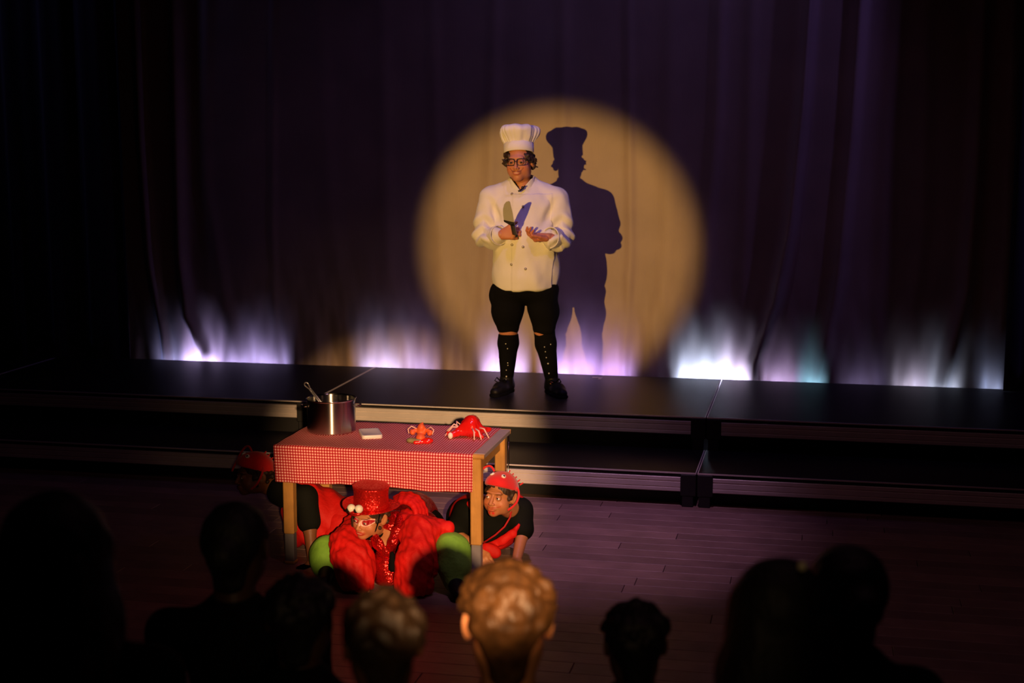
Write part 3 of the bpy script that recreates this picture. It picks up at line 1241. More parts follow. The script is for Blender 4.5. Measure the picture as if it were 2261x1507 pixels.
def build_chef():
    root = empty('person', (-1.915, 9.37, .403), R(5.0))
    tag(root, 'person in white chef jacket and tall hat standing in the spotlight holding a knife', 'person')
    HS = 1.08
    hc = np.array((-.022, -.03, 1.540))
    HR = rot3(-7, 3, -2)
    # ---- body
    parts = []
    V, Fs = head_mesh(.0026, 1.0)
    cols = head_cols(V, SKIN_CHEF, chef_paint)
    parts.append((xf(V, hc, HR, HS), Fs, cols))
    b = Field((-.42, -.32, .0), (.42, .25, 1.46), .008)
    b.cone((0, .0, .80), (0, .015, 1.22), .15, .15, .03, sq=((0, 1, 0), .75))
    b.cone((-.13, .02, 1.30), (.13, .02, 1.30), .06, .06, .05)
    b.cone((0, .02, 1.28), (-.01, 0, 1.42), .07, .055, .05)
    SHR, ELR, WRR = (-.205, .02, 1.30), (-.255, -.02, 1.055), (-.125, -.185, 1.072)
    SHL, ELL, WRL = (.205, .02, 1.30), (.268, -.01, 1.055), (.180, -.185, 1.058)
    for s3, e3, w3 in ((SHR, ELR, WRR), (SHL, ELL, WRL)):
        b.chain([s3, e3, w3], [.05, .042, .028], .02)
    LEGS = [((-.10, .0, .74), (-.098, -.012, .43), (-.112, .012, .085), -1), ((.10, .0, .74), (.135, -.012, .43), (.190, .012, .085), 1)]
    for hp, kn, an, sg in LEGS:
        b.chain([hp, kn], [.095, .058], .03)
        b.chain([kn, (kn[0] * .75 + an[0] * .25, .012, .33), an], [.056, .056, .036], .03)
        b.cone(an, (an[0] + sg * .03, -.06, .045), .034, .022, .01)
    V, Fs = b.get()
    parts.append((V, Fs, SKIN_CHEF))
    # right hand closed round the knife handle
    V, Fs = hand_mesh(WRR, (.93, -.30, .14), (-.25, -.92, .18), -1, 1.08, curl=(62, 78, 45), thumb=(.80, .42, .12))
    parts.append((V, Fs, np.array(SKIN_CHEF) * (1.05, 1, .95)))
    # left hand half open, fingers gathered towards the other hand
    V, Fs = hand_mesh(WRL, (-.95, -.28, .02), (.05, .55, -.80), 1, 1.05,
                      curls=[(42, 45, 30), (36, 45, 30), (26, 40, 25), (16, 30, 20)], thumb=(.85, .25, -.45))
    parts.append((V, Fs, np.array(SKIN_CHEF) * (1.05, .9, .95)))
    V, Fs, cc = joined(parts)
    link('body', mesh('body', V, Fs, cc), M_skin, root)
    eyes(root, hc, HR, HS, (.03, .03, .035), (.10, -.05), (.25, .20, .18))
    # ---- hair: short curls round the band
    f = Field((-.16, -.16, 1.42), (.14, .14, 1.70), .0045)
    f.ell(hc + (0, .022, .030), (.086, .103, .086), 0)
    rs = np.random.RandomState(2)
    for k in range(70):
        an = rs.uniform(-1.0, math.pi + 1.0)
        ca, sa = math.cos(an), math.sin(an)
        zz = rs.uniform(-.045, .035) if sa > -.2 else rs.uniform(.0, .05)
        f.ell(hc + (ca * .086 * rs.uniform(.95, 1.16), .02 + sa * .10, zz), rs.uniform(.010, .018, 3), .006)
    f.ell(hc + (0, -.11, -.03), (.070, .085, .085), .006, sub=True)
    f.ell(hc + (0, -.05, -.11), (.09, .11, .07), .006, sub=True)
    for sx in (-1, 1):
        for q in range(7):
            c0 = hc + (sx * rs.uniform(.086, .100), rs.uniform(-.035, .03), rs.uniform(-.03, .035))
            f.cone(c0, c0 + (sx * rs.uniform(.006, .022), rs.uniform(-.01, .01), rs.uniform(-.012, .016)), .009, .004, .004)
    fobj('hair', f, M_dark_hair, root, (.002, 220, 1))
    # ---- hat
    band_c = Matrix.Translation(hc + (-.006, .010, .052)) @ rot3(-6, -14, -4)
    HB = MB()
    rb = .098
    HB.lathe([(rb - .002, .0), (rb, .002), (rb + .001, .06), (rb - .006, .066), (rb - .008, .06), (rb - .006, .002)], 64, closed=True)
    HB.xf(band_c).build('hat_band', M_white_cotton, root, True)
    prof = [(.094, .058), (.100, .074), (.112, .094), (.124, .116), (.131, .138), (.128, .156), (.114, .170), (.088, .179),
            (.055, .183), (.02, .184), (.001, .184)]

    def pleat(a, i, r, z):
        w = [.35, 1, 1, .9, .8, .65, .5, .35, .2, .1, 0][i]
        q = .0046 * math.sin(a * 25 + 1.6 * math.sin(3 * a) + .12 * i) * (.55 + .45 * math.sin(2 * a + .5)) + .0040 * math.sin(a * 9 + 1.3)
        big = .008 * math.sin(a * 3 + .6) + .005 * math.sin(a * 5)
        return r + w * q + (big if i > 2 else 0) * min(1, r / .1), z + (.006 * math.sin(a * 2 + 1) + .004 * math.sin(7 * a)) * (r / .13) * (i > 3)
    pm = MB().lathe(prof, 176, fn=pleat)
    pm.xf(band_c)
    o = pm.build('hat_puff', M_white_cotton, root, True)
    o.modifiers.new('soft', 'SUBSURF').levels = 1
    # ---- spectacles
    sp = empty('spectacles')
    bpy.data.objects.remove(sp)
    fr = MB()
    gl = MB()
    for sx in (-1, 1):
        cx, cz, w, hh = sx * .0335, .002, .0265, .0185
        pts = []
        for k in range(28):
            a = 2 * math.pi * k / 28
            ca, sa = math.cos(a), math.sin(a)
            n = 4.0
            q = (abs(ca) ** n + abs(sa) ** n) ** (-1 / n)
            pts.append((cx + w * q * ca, -.1035 + .010 * (abs(cx + w * q * ca) / .06) ** 2, cz + hh * q * sa + (.002 if sa > 0 else 0)))
        fr.tube(pts, .0027, 6, closed=True)
        gl.add(pts, [tuple(range(28))])
        fr.tube([(sx * .060, -.096, .010), (sx * .078, -.06, .010), (sx * .083, .02, .006)], .0026, 6)
    fr.tube([(-.009, -.104, .006), (0, -.107, .008), (.009, -.104, .006)], .0026, 6)
    HM = Matrix.Translation(hc) @ HR @ Matrix.Scale(HS, 4)
    fo = fr.xf(HM).build('spectacle_frame', M_toy_black, root, True)
    gl.xf(HM).build('lens', M_glass, fo, False)
    # ---- jacket
    j = Field((-.42, -.30, .62), (.42, .26, 1.46), .0065)
    j.ell((.0, .012, 1.215), (.212, .140, .175), 0)
    j.ell((.010, -.008, 1.02), (.212, .162, .22), .05)
    j.ell((.016, .0, .80), (.224, .165, .28), .06)
    for sx in (-1, 1):
        j.cone((sx * .07, .025, 1.375), (sx * .200, .02, 1.312), .050, .066, .05)
    j.cone((0, .03, 1.30), (-.008, .02, 1.40), .10, .078, .05)
    j.half((0, 0, .704), (0.06, .0, -1), .008)
    j.chain([(-.214, .02, 1.295), (-.252, .0, 1.16), (-.258, -.015, 1.05)], [.082, .074, .072], .016)
    j.chain([(-.258, -.015, 1.05), (-.20, -.09, 1.035), (-.150, -.150, 1.058)], [.072, .066, .056], .014)
    j.chain([(.216, .02, 1.295), (.252, .0, 1.16), (.266, -.005, 1.05)], [.082, .074, .070], .016)
    j.chain([(.266, -.005, 1.05), (.245, -.085, 1.03), (.215, -.140, 1.045)], [.070, .068, .060], .014)
    for sx in (-1, 1):
        j.cone((sx * .172, -.125, 1.25), (sx * .186, -.110, 1.10), .015, .020, .012, sub=True)
    # neck opening
    j.cone((-.010, .008, 1.33), (-.012, .004, 1.46), .078, .082, .006, sub=True)
    j.fn(lambda X, Y, Z: np.maximum((np.abs(X + .010) - (Z - 1.350) * .8) * .75, Y - .01), .006)
    V, Fs = j.get()
    N = vnormals(V, Fs)
    x, y, z = V.T
    # front overlap: right edge lies over the left
    fl = ((y < -.05) & (z < 1.33) & (np.abs(x) < .2)).astype(float)
    step = 1 / (1 + np.exp(-(x + .058) / .0022))
    disp = fl * step * .007
    # fabric folds: elbow creases, armpit pulls, long soft folds in the body
    arm = np.clip((np.abs(x) - .175) / .03, 0, 1)
    for cx, cz in ((-.258, 1.07), (.262, 1.07)):
        d2 = np.exp(-(((x - cx) / .10) ** 2 + ((z - cz) / .11) ** 2))
        disp += d2 * arm * .014 * np.sin(70 * (z - cz) + 45 * np.abs(x - cx) + 25 * y)
    pit = np.exp(-(((np.abs(x) - .185) / .05) ** 2 + ((z - 1.18) / .10) ** 2)) * (y < 0)
    disp += pit * .015 * np.sin(60 * (np.abs(x) - .185) - 34 * (z - 1.18))
    body = np.clip((1.15 - z) / .12, 0, 1) * (np.abs(x) < .26)
    disp += body * .009 * np.sin(30 * x + 15 * z) * np.clip(x / .10, 0, 1)
    disp += .0060 * wob(V, 30, 1) + .0030 * wob(V, 75, 2)
    V = V + N * disp[:, None]
    link('jacket', mesh('jacket', V, Fs), M_white_cotton, root)
    # stand collar, open at the front in a V
    def vee(x0, z0, slope, y1):
        q = 1 / math.sqrt(1 + slope * slope)
        return lambda X, Y, Z: np.maximum((np.abs(X - x0) - (Z - z0) * slope) * q, Y - y1)
    col = Field((-.14, -.16, 1.30), (.12, .15, 1.49), .004)
    col.cone((-.008, .014, 1.345), (-.012, .004, 1.450), .094, .084, .0)
    col.cone((-.008, .014, 1.28), (-.012, .004, 1.49), .088, .072, .0, sub=True)
    col.half((0, 0, 1.438), (0, -.22, 1), .003)
    col.half((0, 0, 1.348), (0, .25, -1), .003)
    col.fn(vee(-.010, 1.352, .86, .01), .003)
    fobj('collar', col, M_white_cotton, root, (.001, 60, 2))
    und = Field((-.13, -.15, 1.31), (.11, .13, 1.46), .004)
    und.cone((-.009, .012, 1.34), (-.012, .004, 1.435), .083, .074, .0)
    und.cone((-.009, .012, 1.28), (-.012, .004, 1.47), .0795, .068, .0, sub=True)
    und.half((0, 0, 1.426), (0, -.22, 1), .003)
    und.half((0, 0, 1.345), (0, .25, -1), .003)
    und.fn(vee(-.006, 1.350, .70, .01), .003)
    fobj('black_undershirt', und, M_black_cloth, root)
    # turned-back cuffs
    for wr, el, rr in ((Vector(WRR), Vector((-.225, -.06, 1.040)), .061), (Vector(WRL), Vector((.258, -.055, 1.035)), .066)):
        d = (wr - el).normalized()
        a = wr - d * .058
        c2 = Field(a - Vector((.13, .13, .13)), a + Vector((.13, .13, .13)), .0042)
        c2.cone(a - d * .022, a + d * .034, rr, rr + .006, 0)
        c2.half(a + d * .036, d, .003)
        c2.half(a - d * .030, -d, .003)
        c2.cone(a - d * .04, a + d * .07, rr - .006, rr + .0005, 0, sub=True)
        fobj('cuff', c2, M_white_cotton, root, (.002, 60, 3))
    # buttons

    def surf(px_x, px_z):
        m = (np.abs(V[:, 0] - px_x) < .012) & (np.abs(V[:, 2] - px_z) < .012) & (V[:, 1] < 0)
        i = np.where(m)[0]
        k = i[np.argmin(V[i, 1])]
        return V[k], N[k]
    for bx, bz in ((-.075, 1.342), (.022, 1.262), (-.080, 1.135), (-.064, .996), (.030, .990), (-.066, .868), (.022, .862)):
        p, nn = surf(bx, bz)
        q = Vector(nn).to_track_quat('Z', 'Y').to_matrix().to_4x4()
        MB().lathe([(0, .007), (.006, .0065), (.0088, .004), (.009, .0), (.007, -.003), (0, -.003)], 18).xf(
            Matrix.Translation(Vector(p)) @ q).build('button', M_button, root, True)
    # clip-on microphone
    mc = MB().ball((.008, -.110, 1.372), (.010, .009, .011), 8)
    mc.tube([(.004, -.112, 1.364), (-.010, -.118, 1.354), (-.020, -.118, 1.350)], .006, 6)
    mc.tube([(.012, -.110, 1.376), (.024, -.102, 1.384)], .005, 6)
    mc.build('clip_microphone', M_toy_black, root, True)
    # ---- breeches
    s = Field((-.34, -.24, .36), (.36, .24, .80), .0065)
    s.ell((.015, .005, .70), (.218, .150, .09), 0)
    s.chain([(-.100, .0, .68), (-.104, -.005, .55), (-.100, -.01, .45)], [.112, .102, .074], .04)
    s.chain([(.122, .0, .68), (.136, -.005, .55), (.142, -.01, .455)], [.108, .094, .078], .04)
    s.ell((-.195, .0, .655), (.032, .07, .06), .02)
    s.ell((.195, .0, .655), (.028, .07, .05), .02)
    s.half((0, 0, .408), (0, 0, -1), .006)
    s.half((0, 0, .74), (0, 0, 1), .006)
    V2, F2 = s.get()
    V2 = wrinkle(V2, F2, .006, 38, 2)
    link('breeches', mesh('breeches', V2, F2), M_black_cloth, root)
    # shirt tail under the jacket hem
    tl = Field((-.27, -.22, .64), (.30, .22, .74), .006)
    tl.ell((.018, .006, .70), (.222, .158, .10), 0)
    tl.half((0, 0, .684), (0.12, 0, -1), .004)
    tl.half((0, 0, .722), (0, 0, 1), .004)
    fobj('shirt_tail', tl, M_black_cloth, root)
    # ---- socks with sequins
    rs = np.random.RandomState(9)
    for hp, kn, an, sg in LEGS:
        mid = (kn[0] * .72 + an[0] * .28, .008, .335)
        top = (kn[0] * .97 + an[0] * .03, -.008, .395 if sg < 0 else .465)
        k2 = Field((an[0] - .17, -.16, .03), (an[0] + .17, .16, .46), .0055)
        k2.chain([top, mid, (an[0], .014, .10)], [.068 if sg < 0 else .072, .069, .044], .02)
        k2.half((0, 0, top[2] + .004), (0, 0, 1), .004)
        sk = fobj('sock', k2, M_black_cloth, root, (.0015, 70, 4))
        SV = np.array([v.co for v in sk.data.vertices])
        dots = {-1: [(-.115, .085), (-.100, .105), (-.100, .150), (-.088, .185), (-.088, .200), (-.09, .30), (-.12, .33)],
                1: [(.165, .135), (.170, .200), (.165, .24), (.150, .315), (.20, .33), (.20, .075), (.15, .28)]}[sg]
        for q, (dx, dz) in enumerate(dots):
            m = (np.abs(SV[:, 0] - dx) < .012) & (np.abs(SV[:, 2] - dz) < .012)
            i = np.where(m)[0]
            if len(i):
                p = SV[i[np.argmin(SV[i, 1])]]
                MB().ball((p[0], p[1] - .002, p[2]), .0052 if q < 2 else .0036, 6).build('sequin', M_toy_white, sk, True)
    # ---- shoes
    for hp, kn, an, sg in LEGS:
        ax2 = an[0]
        tx = ax2 + sg * (.055 if sg < 0 else .085)
        sh = Field((ax2 - .2, -.30, -.01), (ax2 + .2, .16, .16), .0055)
        sh.cone((ax2, .035, .045), (ax2 * .4 + tx * .6, -.07, .040), .044, .043, .03)
        sh.cone((ax2 * .4 + tx * .6, -.07, .040), (tx, -.155, .032), .043, .035, .03, sq=((0, 0, 1), .85))
        sh.cone((ax2, .02, .05), (ax2, .015, .105), .048, .046, .03)
        sh.half((0, 0, .114), (0, 0, 1), .006)
        sh.half((0, 0, .012), (0, 0, -1), .004)
        so = fobj('shoe', sh, M_black_shoe, root)
        so2 = Field((ax2 - .2, -.30, -.01), (ax2 + .2, .16, .06), .0055)
        so2.cone((ax2, .035, .01), (ax2 * .4 + tx * .6, -.07, .01), .050, .048, .03)
        so2.cone((ax2 * .4 + tx * .6, -.07, .01), (tx, -.158, .01), .048, .040, .03)
        so2.half((0, 0, .020), (0, 0, 1), 0)
        so2.half((0, 0, .0), (0, 0, -1), 0)
        fobj('sole', so2, M_black_cloth, so)
        bow = MB()
        bx = ax2 + (sg * .03)
        for s2 in (-1, 1):
            bow.tube([(bx, -.050, .082), (bx + s2 * .028, -.062, .100 + (.012 if s2 == sg else 0)), (bx + s2 * .040, -.075, .094),
                      (bx + s2 * .02, -.068, .080), (bx, -.052, .082)], .0045, 6)
        bow.build('lace_bow', M_black_cloth, so, True)
    # ---- knife in the right hand
    kr = empty('kitchen_knife', (0, 0, 0))
    tag(kr, 'broad kitchen knife with black handle pointing up in the chef hand', 'knife')
    hx = Matrix.Rotation(R(5.0), 4, 'Z')
    grip = Vector((-.032, -.262, 1.110))
    wp = root.matrix_world if False else Matrix.Translation(root.location) @ hx
    kr.location = wp @ grip
    kr.rotation_euler = (R(55), R(0), R(5.0))
    # knife built along local +Z, flat in the XZ plane, edge towards -X
    bl = [(.012, .075), (.013, .20), (.010, .330), (.004, .345), (-.012, .338), (-.030, .305), (-.043, .25), (-.050, .18), (-.052, .112)]
    blm = MB()
    n = len(bl)
    blm.prism(bl, -.0013, .0013)
    blm.build('blade', M_blade, kr)
    MB().prism([(.014, .06), (.0135, .092), (-.052, .122), (-.052, .108), (-.014, .062)], -.006, .006).build('bolster', M_toy_black, kr)
    hd = Field((-.03, -.03, -.09), (.03, .03, .08), .003)
    hd.cone((.0, 0, -.070), (-.002, 0, .066), .016, .0145, 0, sq=((0, 1, 0), .72))
    hd.ell((.002, 0, -.072), (.018, .012, .014), .01)
    fobj('handle', hd, M_toy_black, kr)


build_chef()


# ================================================================== children round the table
def limb_frame(a, b):
    return (Vector(b) - Vector(a)).normalized()


def crab_hat(root, hc, HR, s, dark=False):
    """felt beanie with goggle eyes and dangling feelers; everything in head space"""
    HM = Matrix.Translation(Vector(hc)) @ HR @ Matrix.Scale(s, 4)
    TM = HM @ Matrix.Translation((0, .012, .040)) @ Matrix.Rotation(R(-17), 4, 'X')
    f = Field((-.12, -.14, -.05), (.12, .14, .115), .004)
    f.ell((0, 0, .004), (.090, .108, .088), 0)
    f.ell((0, -.06, .012), (.062, .056, .040), .03)
    f.half((0, 0, -.004), (0, 0, -1), .006)
    f.ell((0, 0, -.03), (.083, .101, .060), .002, sub=True)
    V, Fs = f.get()
    V = wrinkle(V, Fs, .0016, 60, 2)
    N = vnormals(V, Fs)
    Vw = xf(V, TM.translation, TM.to_3x3().normalized().to_4x4(), s)
    hat = link('crab_hat', mesh('crab_hat', Vw, Fs), M_red_felt, root)
    # goggle eyes sit on the front of the dome
    for ex, ez in ((-.036, .056), (.036, .056)):
        d = np.hypot(V[:, 0] - ex, V[:, 2] - ez) + (V[:, 1] > 0) * 9
        k = int(np.argmin(d))
        q = Vector(N[k]).to_track_quat('Z', 'Y').to_matrix().to_4x4()
        EM = TM @ Matrix.Translation(Vector(V[k])) @ q
        e = MB().lathe([(0, .008), (.008, .0078), (.0122, .0055), (.0132, .0), (.012, -.003), (0, -.003)], 22).xf(EM).build(
            'goggle_eye', M_toy_white, hat, True)
        MB().lathe([(0, .0110), (.0042, .0105), (.0060, .0085), (.006, .006), (0, .006)], 16, (.0012, -.0030, 0)).xf(EM).build(
            'pupil', M_toy_black, e, True)
    # feelers
    for sx in (-1, 1):
        pts = [(sx * .050, -.03, .078), (sx * .070, -.045, .100), (sx * .098, -.055, .090), (sx * .118, -.065, .050),
               (sx * .128, -.07, .005), (sx * .140, -.075, -.035), (sx * .142, -.078, -.060)] if sx < 0 else \
              [(.082, .00, .020), (.100, .00, .005), (.112, -.006, -.025), (.112, -.014, -.060), (.098, -.022, -.090), (.082, -.03, -.110)]
        sm = []
        P = [Vector(p) for p in pts]
        for i in range(len(P) - 1):
            p0, p1, p2, p3 = P[max(i - 1, 0)], P[i], P[i + 1], P[min(i + 2, len(P) - 1)]
            for t in (0, .25, .5, .75):
                sm.append(.5 * ((2 * p1) + (p2 - p0) * t + (2 * p0 - 5 * p1 + 4 * p2 - p3) * t * t + (3 * p1 - p0 - 3 * p2 + p3) * t ** 3))
        sm.append(P[-1])
        mb = MB().tube(sm, .0062, 8)
        mb.ball(sm[-1], .0062, 6)
        mb.xf(TM).build('feeler', M_red_felt, hat, True)
    # little stubs along the back
    for k in range(5):
        a = R(20 + 17 * k)
        b0 = Vector((.012 + .012 * k, .02 + .018 * k, .088 - .012 * k))
        MB().tube([b0, b0 + Vector((.004 + .003 * k, .006, .016))], [.005, .0035], 6).xf(TM).build('leg_stub', M_red_felt, hat, True)


def kid_hair(root, hc, HR, s, m, seed=1, tail=False):
    f = Field((-.12, -.13, -.13), (.12, .15, .13), .005)
    f.ell((0, .022, .030), (.081, .098, .083), 0)
    rs = np.random.RandomState(seed)
    for k in range(50):
        an = rs.uniform(-.7, math.pi + .7)
        f.ell((math.cos(an) * .080, .022 + math.sin(an) * .094, rs.uniform(-.05, .05)), rs.uniform(.009, .015, 3), .008)
    if tail:
        f.chain([(0, .10, -.02), (.0, .115, -.07), (.0, .10, -.12)], [.03, .032, .012], .02)
    f.ell((0, -.10, -.03), (.068, .085, .080), .006, sub=True)
    f.ell((0, -.05, -.115), (.09, .11, .07), .006, sub=True)
    for sx in (-1, 1):
        f.ell((sx * .088, .012, -.008), (.016, .022, .028), .004, sub=True)
    V, Fs = f.get()
    V = wrinkle(V, Fs, .0018, 200, seed % 4)
    link('hair', mesh('hair', xf(V, hc, HR, s), Fs), m, root)


def child(label, root_xy, hc, hrot, hs, skin, J, paint, child_hat, tee, trousers, shoes_m, look=(0, 0), hands=None, chest_r=.098,
          vest=None, tail=False, hair_m=None, extra=None, neck=(.13, -.09), leggings=None):
    """J: world joints neck, chest, pelvis, sh/el/wr (L = image left, R = image right), hip/kn/an"""
    root = empty('person', (root_xy[0], root_xy[1], 0))
    tag(root, label, 'person')
    o = Vector((root_xy[0], root_xy[1], 0))
    J = {k: Vector(v) - o for k, v in J.items()}
    hc = Vector(hc) - o
    HR = rot3(*hrot)
    allp = list(J.values()) + [hc]
    lo = Vector([min(p[i] for p in allp) - .22 for i in range(3)])
    hi = Vector([max(p[i] for p in allp) + .22 for i in range(3)])
    lo.z = max(lo.z, -.03)
    parts = []
    V, Fs = head_mesh(.0024, .0, True, neck)
    parts.append((xf(V, hc, HR, hs), Fs, head_cols(V, skin, paint)))
    b = Field(lo, hi, .008)
    nk = hc + (HR @ Vector((0, neck[0] * .85, neck[1] * .85))) * hs
    b.chain([nk, J['neck'], J['chest'], J['pelvis']], [.044, .050, .082, .080], .03)
    for sd in 'LR':
        b.cone(J['neck'], J['sh' + sd], .05, .042, .03)
        b.chain([J['sh' + sd], J['el' + sd], J['wr' + sd]], [.040, .033, .024], .02)
        b.chain([J['hip' + sd], J['kn' + sd], J['an' + sd]], [.064, .048, .032], .02)
    if 'bust' in J:
        b.cone(J['neck'], J['bust'], .050, .042, .03)
    b.half((0, 0, .004), (0, 0, -1))
    V, Fs = b.get()
    parts.append((V, Fs, skin))
    for sd, (d, n, ts, cu) in (hands or {}).items():
        V, Fs = hand_mesh(J['wr' + sd], d, n, ts, .86, .0038, curl=cu)
        V[:, 2] = np.maximum(V[:, 2], .002)
        parts.append((V, Fs, skin))
    V, Fs, cc = joined(parts)
    link('body', mesh('body', V, Fs, cc), M_skin, root)
    eyes(root, hc, HR, hs, (.035, .015, .008), look)
    kid_hair(root, hc, HR, hs, hair_m or M_dark_hair, 3, tail)
    # tee shirt
    if tee is not None:
        t = Field(lo, hi, .008)
        t.chain([J['neck'], J['chest'], J['pelvis']], [.068, chest_r, chest_r], .05)
        for sd in 'LR':
            t.cone(J['neck'], J['sh' + sd], .056, .058, .04)
            e = J['sh' + sd].lerp(J['el' + sd], .80)
            t.cone(J['sh' + sd], e, .058, .060, .03)
        V, Fs = t.get()
        V = wrinkle(V, Fs, .005, 42, 1)
        link('tee_shirt', mesh('tee_shirt', V, Fs), tee, root)
    # trousers
    if trousers is not None:
        t = Field(lo, hi, .008)
        pl, pr = J['hipL'], J['hipR']
        t.cone(pl, pr, .088, .088, .03)
        for sd in 'LR':
            t.chain([J['hip' + sd], J['kn' + sd], J['an' + sd]], [.080, .068, .052], .03)
        t.half((0, 0, .006), (0, 0, -1))
        V, Fs = t.get()
        V = wrinkle(V, Fs, .006, 45, 3)
        V[:, 2] = np.maximum(V[:, 2], .004)
        link('trousers', mesh('trousers', V, Fs), trousers, root)
    if leggings is not None:
        for sd in 'LR':
            kn, an = J['kn' + sd], J['an' + sd]
            hp = kn.lerp(J['hip' + sd], .12)
            t = Field(Vector(map(min, kn, an)) - Vector((.16, .16, .08)), Vector(map(max, kn, an)) + Vector((.16, .16, .16)), .007)
            t.chain([hp, kn, kn.lerp(an, .55), an], [.078, .080, .072, .058], .03)
            t.half((0, 0, .006), (0, 0, -1))
            V, Fs = t.get()
            V = wrinkle(V, Fs, .008, 42, 3)
            V[:, 2] = np.maximum(V[:, 2], .004)
            link('legging', mesh('legging', V, Fs), leggings, root)
    for sd in 'LR':
        an, ft = J['an' + sd], J['ft' + sd]
        t = Field(Vector(map(min, an, ft)) - Vector((.09, .09, .09)), Vector(map(max, an, ft)) + Vector((.09, .09, .09)), .006)
        t.cone(an, ft, .040, .032, .02)
        t.half((0, 0, .002), (0, 0, -1))
        fobj('shoe', t, shoes_m, root)
    if vest:
        vest(root, J, lo, hi, o)
    if child_hat:
        child_hat(root, hc, HR, hs)
    if extra:
        extra(root, J, hc, HR, o)
    return root


# ---- boy at the right end of the table
def boy_paint(V, put, base):
    x, y, z = V[:, 0], V[:, 1], V[:, 2]
    ax = np.abs(x)
    fr = (y < -.045)
    zc = -.052 + .010 * (ax / .045) ** 2
    put(np.exp(-((z - zc) / .0022) ** 2) * (ax < .048) * (ax > .004) * fr * .75, (.42, .02, .015))
    go = np.exp(-(((ax - .011) / .0085) ** 2 + ((z + .083) / .0085) ** 2)) * fr
    put(go * 1.2, (.62, .02, .015))
    put(np.exp(-((x / .02) ** 4 + ((z + .071) / .004) ** 4)) * fr * .5, (.60, .10, .07))


def boy_vest(root, J, lo, hi, o):
    t = Field(lo, hi, .007)
    t.chain([J['neck'] + Vector((0, .04, 0)), J['chest'] + Vector((0, .02, 0)), J['pelvis']], [.078, .124, .122], .05)
    t.ell(J['chest'] + Vector((.015, -.15, -.03)), (.080, .13, .17), .01, sub=True)
    for sd in 'LR':
        t.cone(J['neck'] + Vector((0, .03, 0)), J['sh' + sd] * .8 + J['neck'] * .2, .062, .064, .03)
        t.ell(J['sh' + sd] + (J['el' + sd] - J['sh' + sd]) * .45, (.072, .08, .09), .01, sub=True)
    t.ell(J['neck'] + Vector((.01, -.10, .0)), (.07, .10, .09), .01, sub=True)
    V, Fs = t.get()
    V = wrinkle(V, Fs, .004, 40, 2)
    link('red_vest', mesh('red_vest', V, Fs), M_red_satin, root)


def boy_extra(root, J, hc, HR, o):
    # piping down the open front of the vest, and the vest's loose red hem
    def front(x, y, Y):
        return py(x, y, Y) - o
    pts = [front(1130, 1122, 6.79), front(1126, 1142, 6.775), (front(1114, 1162, 6.765)), front(1094, 1180, 6.765), front(1068, 1197, 6.77)]
    MB().tube(pts, .0046, 8).build('piping', M_red_pipe, root, True)
    f = Field(Vector((-.35, -.40, .0)), Vector((.30, .25, .45)), .005)
    f.chain([front(1146, 1158, 6.83), front(1132, 1178, 6.80), front(1110, 1193, 6.79), front(1078, 1204, 6.79)], [.009, .016, .020, .018], .01, sq=((0, 1, 0), .6))
    c = front(1078, 1214, 6.76)
    f.ell(c, (.050, .022, .036), .02)
    f.ell(c + Vector((.035, 0, -.012)), (.030, .018, .026), .02)
    f.half((0, 0, .004), (0, 0, -1))
    fobj('vest_hem', f, M_red_satin, root, [(.006, 70, 1), (.003, 140, 2)])


bx = py(1104, 1093, 6.74)
JB = dict(neck=py(1120, 1122, 6.90), chest=py(1092, 1156, 6.96), pelvis=(-1.73, 7.15, .15),
          shR=py(1150, 1126, 6.93), elR=py(1153, 1178, 6.87), wrR=py(1141, 1234, 6.73),
          shL=py(1030, 1130, 6.93), elL=py(1003, 1178, 6.82), wrL=py(1054, 1208, 6.76),
          hipL=(-1.79, 7.20, .14), hipR=(-1.69, 7.20, .14), knL=(-1.77, 7.03, .075), knR=(-1.64, 7.00, .075),
          anL=(-1.82, 7.31, .06), anR=(-1.70, 7.32, .06), ftL=(-1.83, 7.40, .03), ftR=(-1.71, 7.41, .03))
child('child in red crab hat and red vest peering out beside the right table leg', (-1.50, 6.98), bx, (-14, -4, 4), .90,
      (.50, .205, .085), JB, boy_paint, crab_hat, M_black_tee, M_black_cloth, M_black_shoe, look=(-.25, .2),
      hands={'R': ((-.1, -.9, -.35), (0, -.3, 1), -1, (8, 8, 5)), 'L': ((.6, -.5, -.5), (-.2, -.5, .8), 1, (14, 14, 8))}, vest=boy_vest,
      extra=boy_extra, chest_r=.108)

# ---- child in the dark at the left end, crawling towards the left


def left_vest(root, J, lo, hi, o):
    t = Field(lo, hi, .007)
    t.chain([J['neck'] + Vector((.06, .02, .0)), J['chest'] + Vector((0, .01, 0)), J['pelvis']], [.070, .122, .120], .05)
    t.chain([J['pelvis'] + Vector((0, -.03, 0)), J['pelvis'] + Vector((.06, -.05, -.12))], [.11, .085], .05)
    t.chain([J['chest'] + Vector((-.03, -.04, -.02)), J['chest'] + Vector((-.03, -.06, -.13))], [.09, .06], .04)
    t.chain([J['chest'] + Vector((.06, -.05, -.02)), J['chest'] + Vector((.08, -.08, -.15))], [.09, .06], .04)
    t.cone(J['shL'], J['shL'].lerp(J['elL'], .5) + Vector((0, -.05, 0)), .064, .066, .01, sub=True)
    V, Fs = t.get()
    N = vnormals(V, Fs)
    V = V + N * (.006 * np.sin(70 * V[:, 0] + 38 * V[:, 2] + 2 * np.sin(20 * V[:, 1])) + .005 * wob(V, 50, 2))[:, None]
    link('red_ruffled_vest', mesh('red_ruffled_vest', V, Fs), M_red_satin, root)


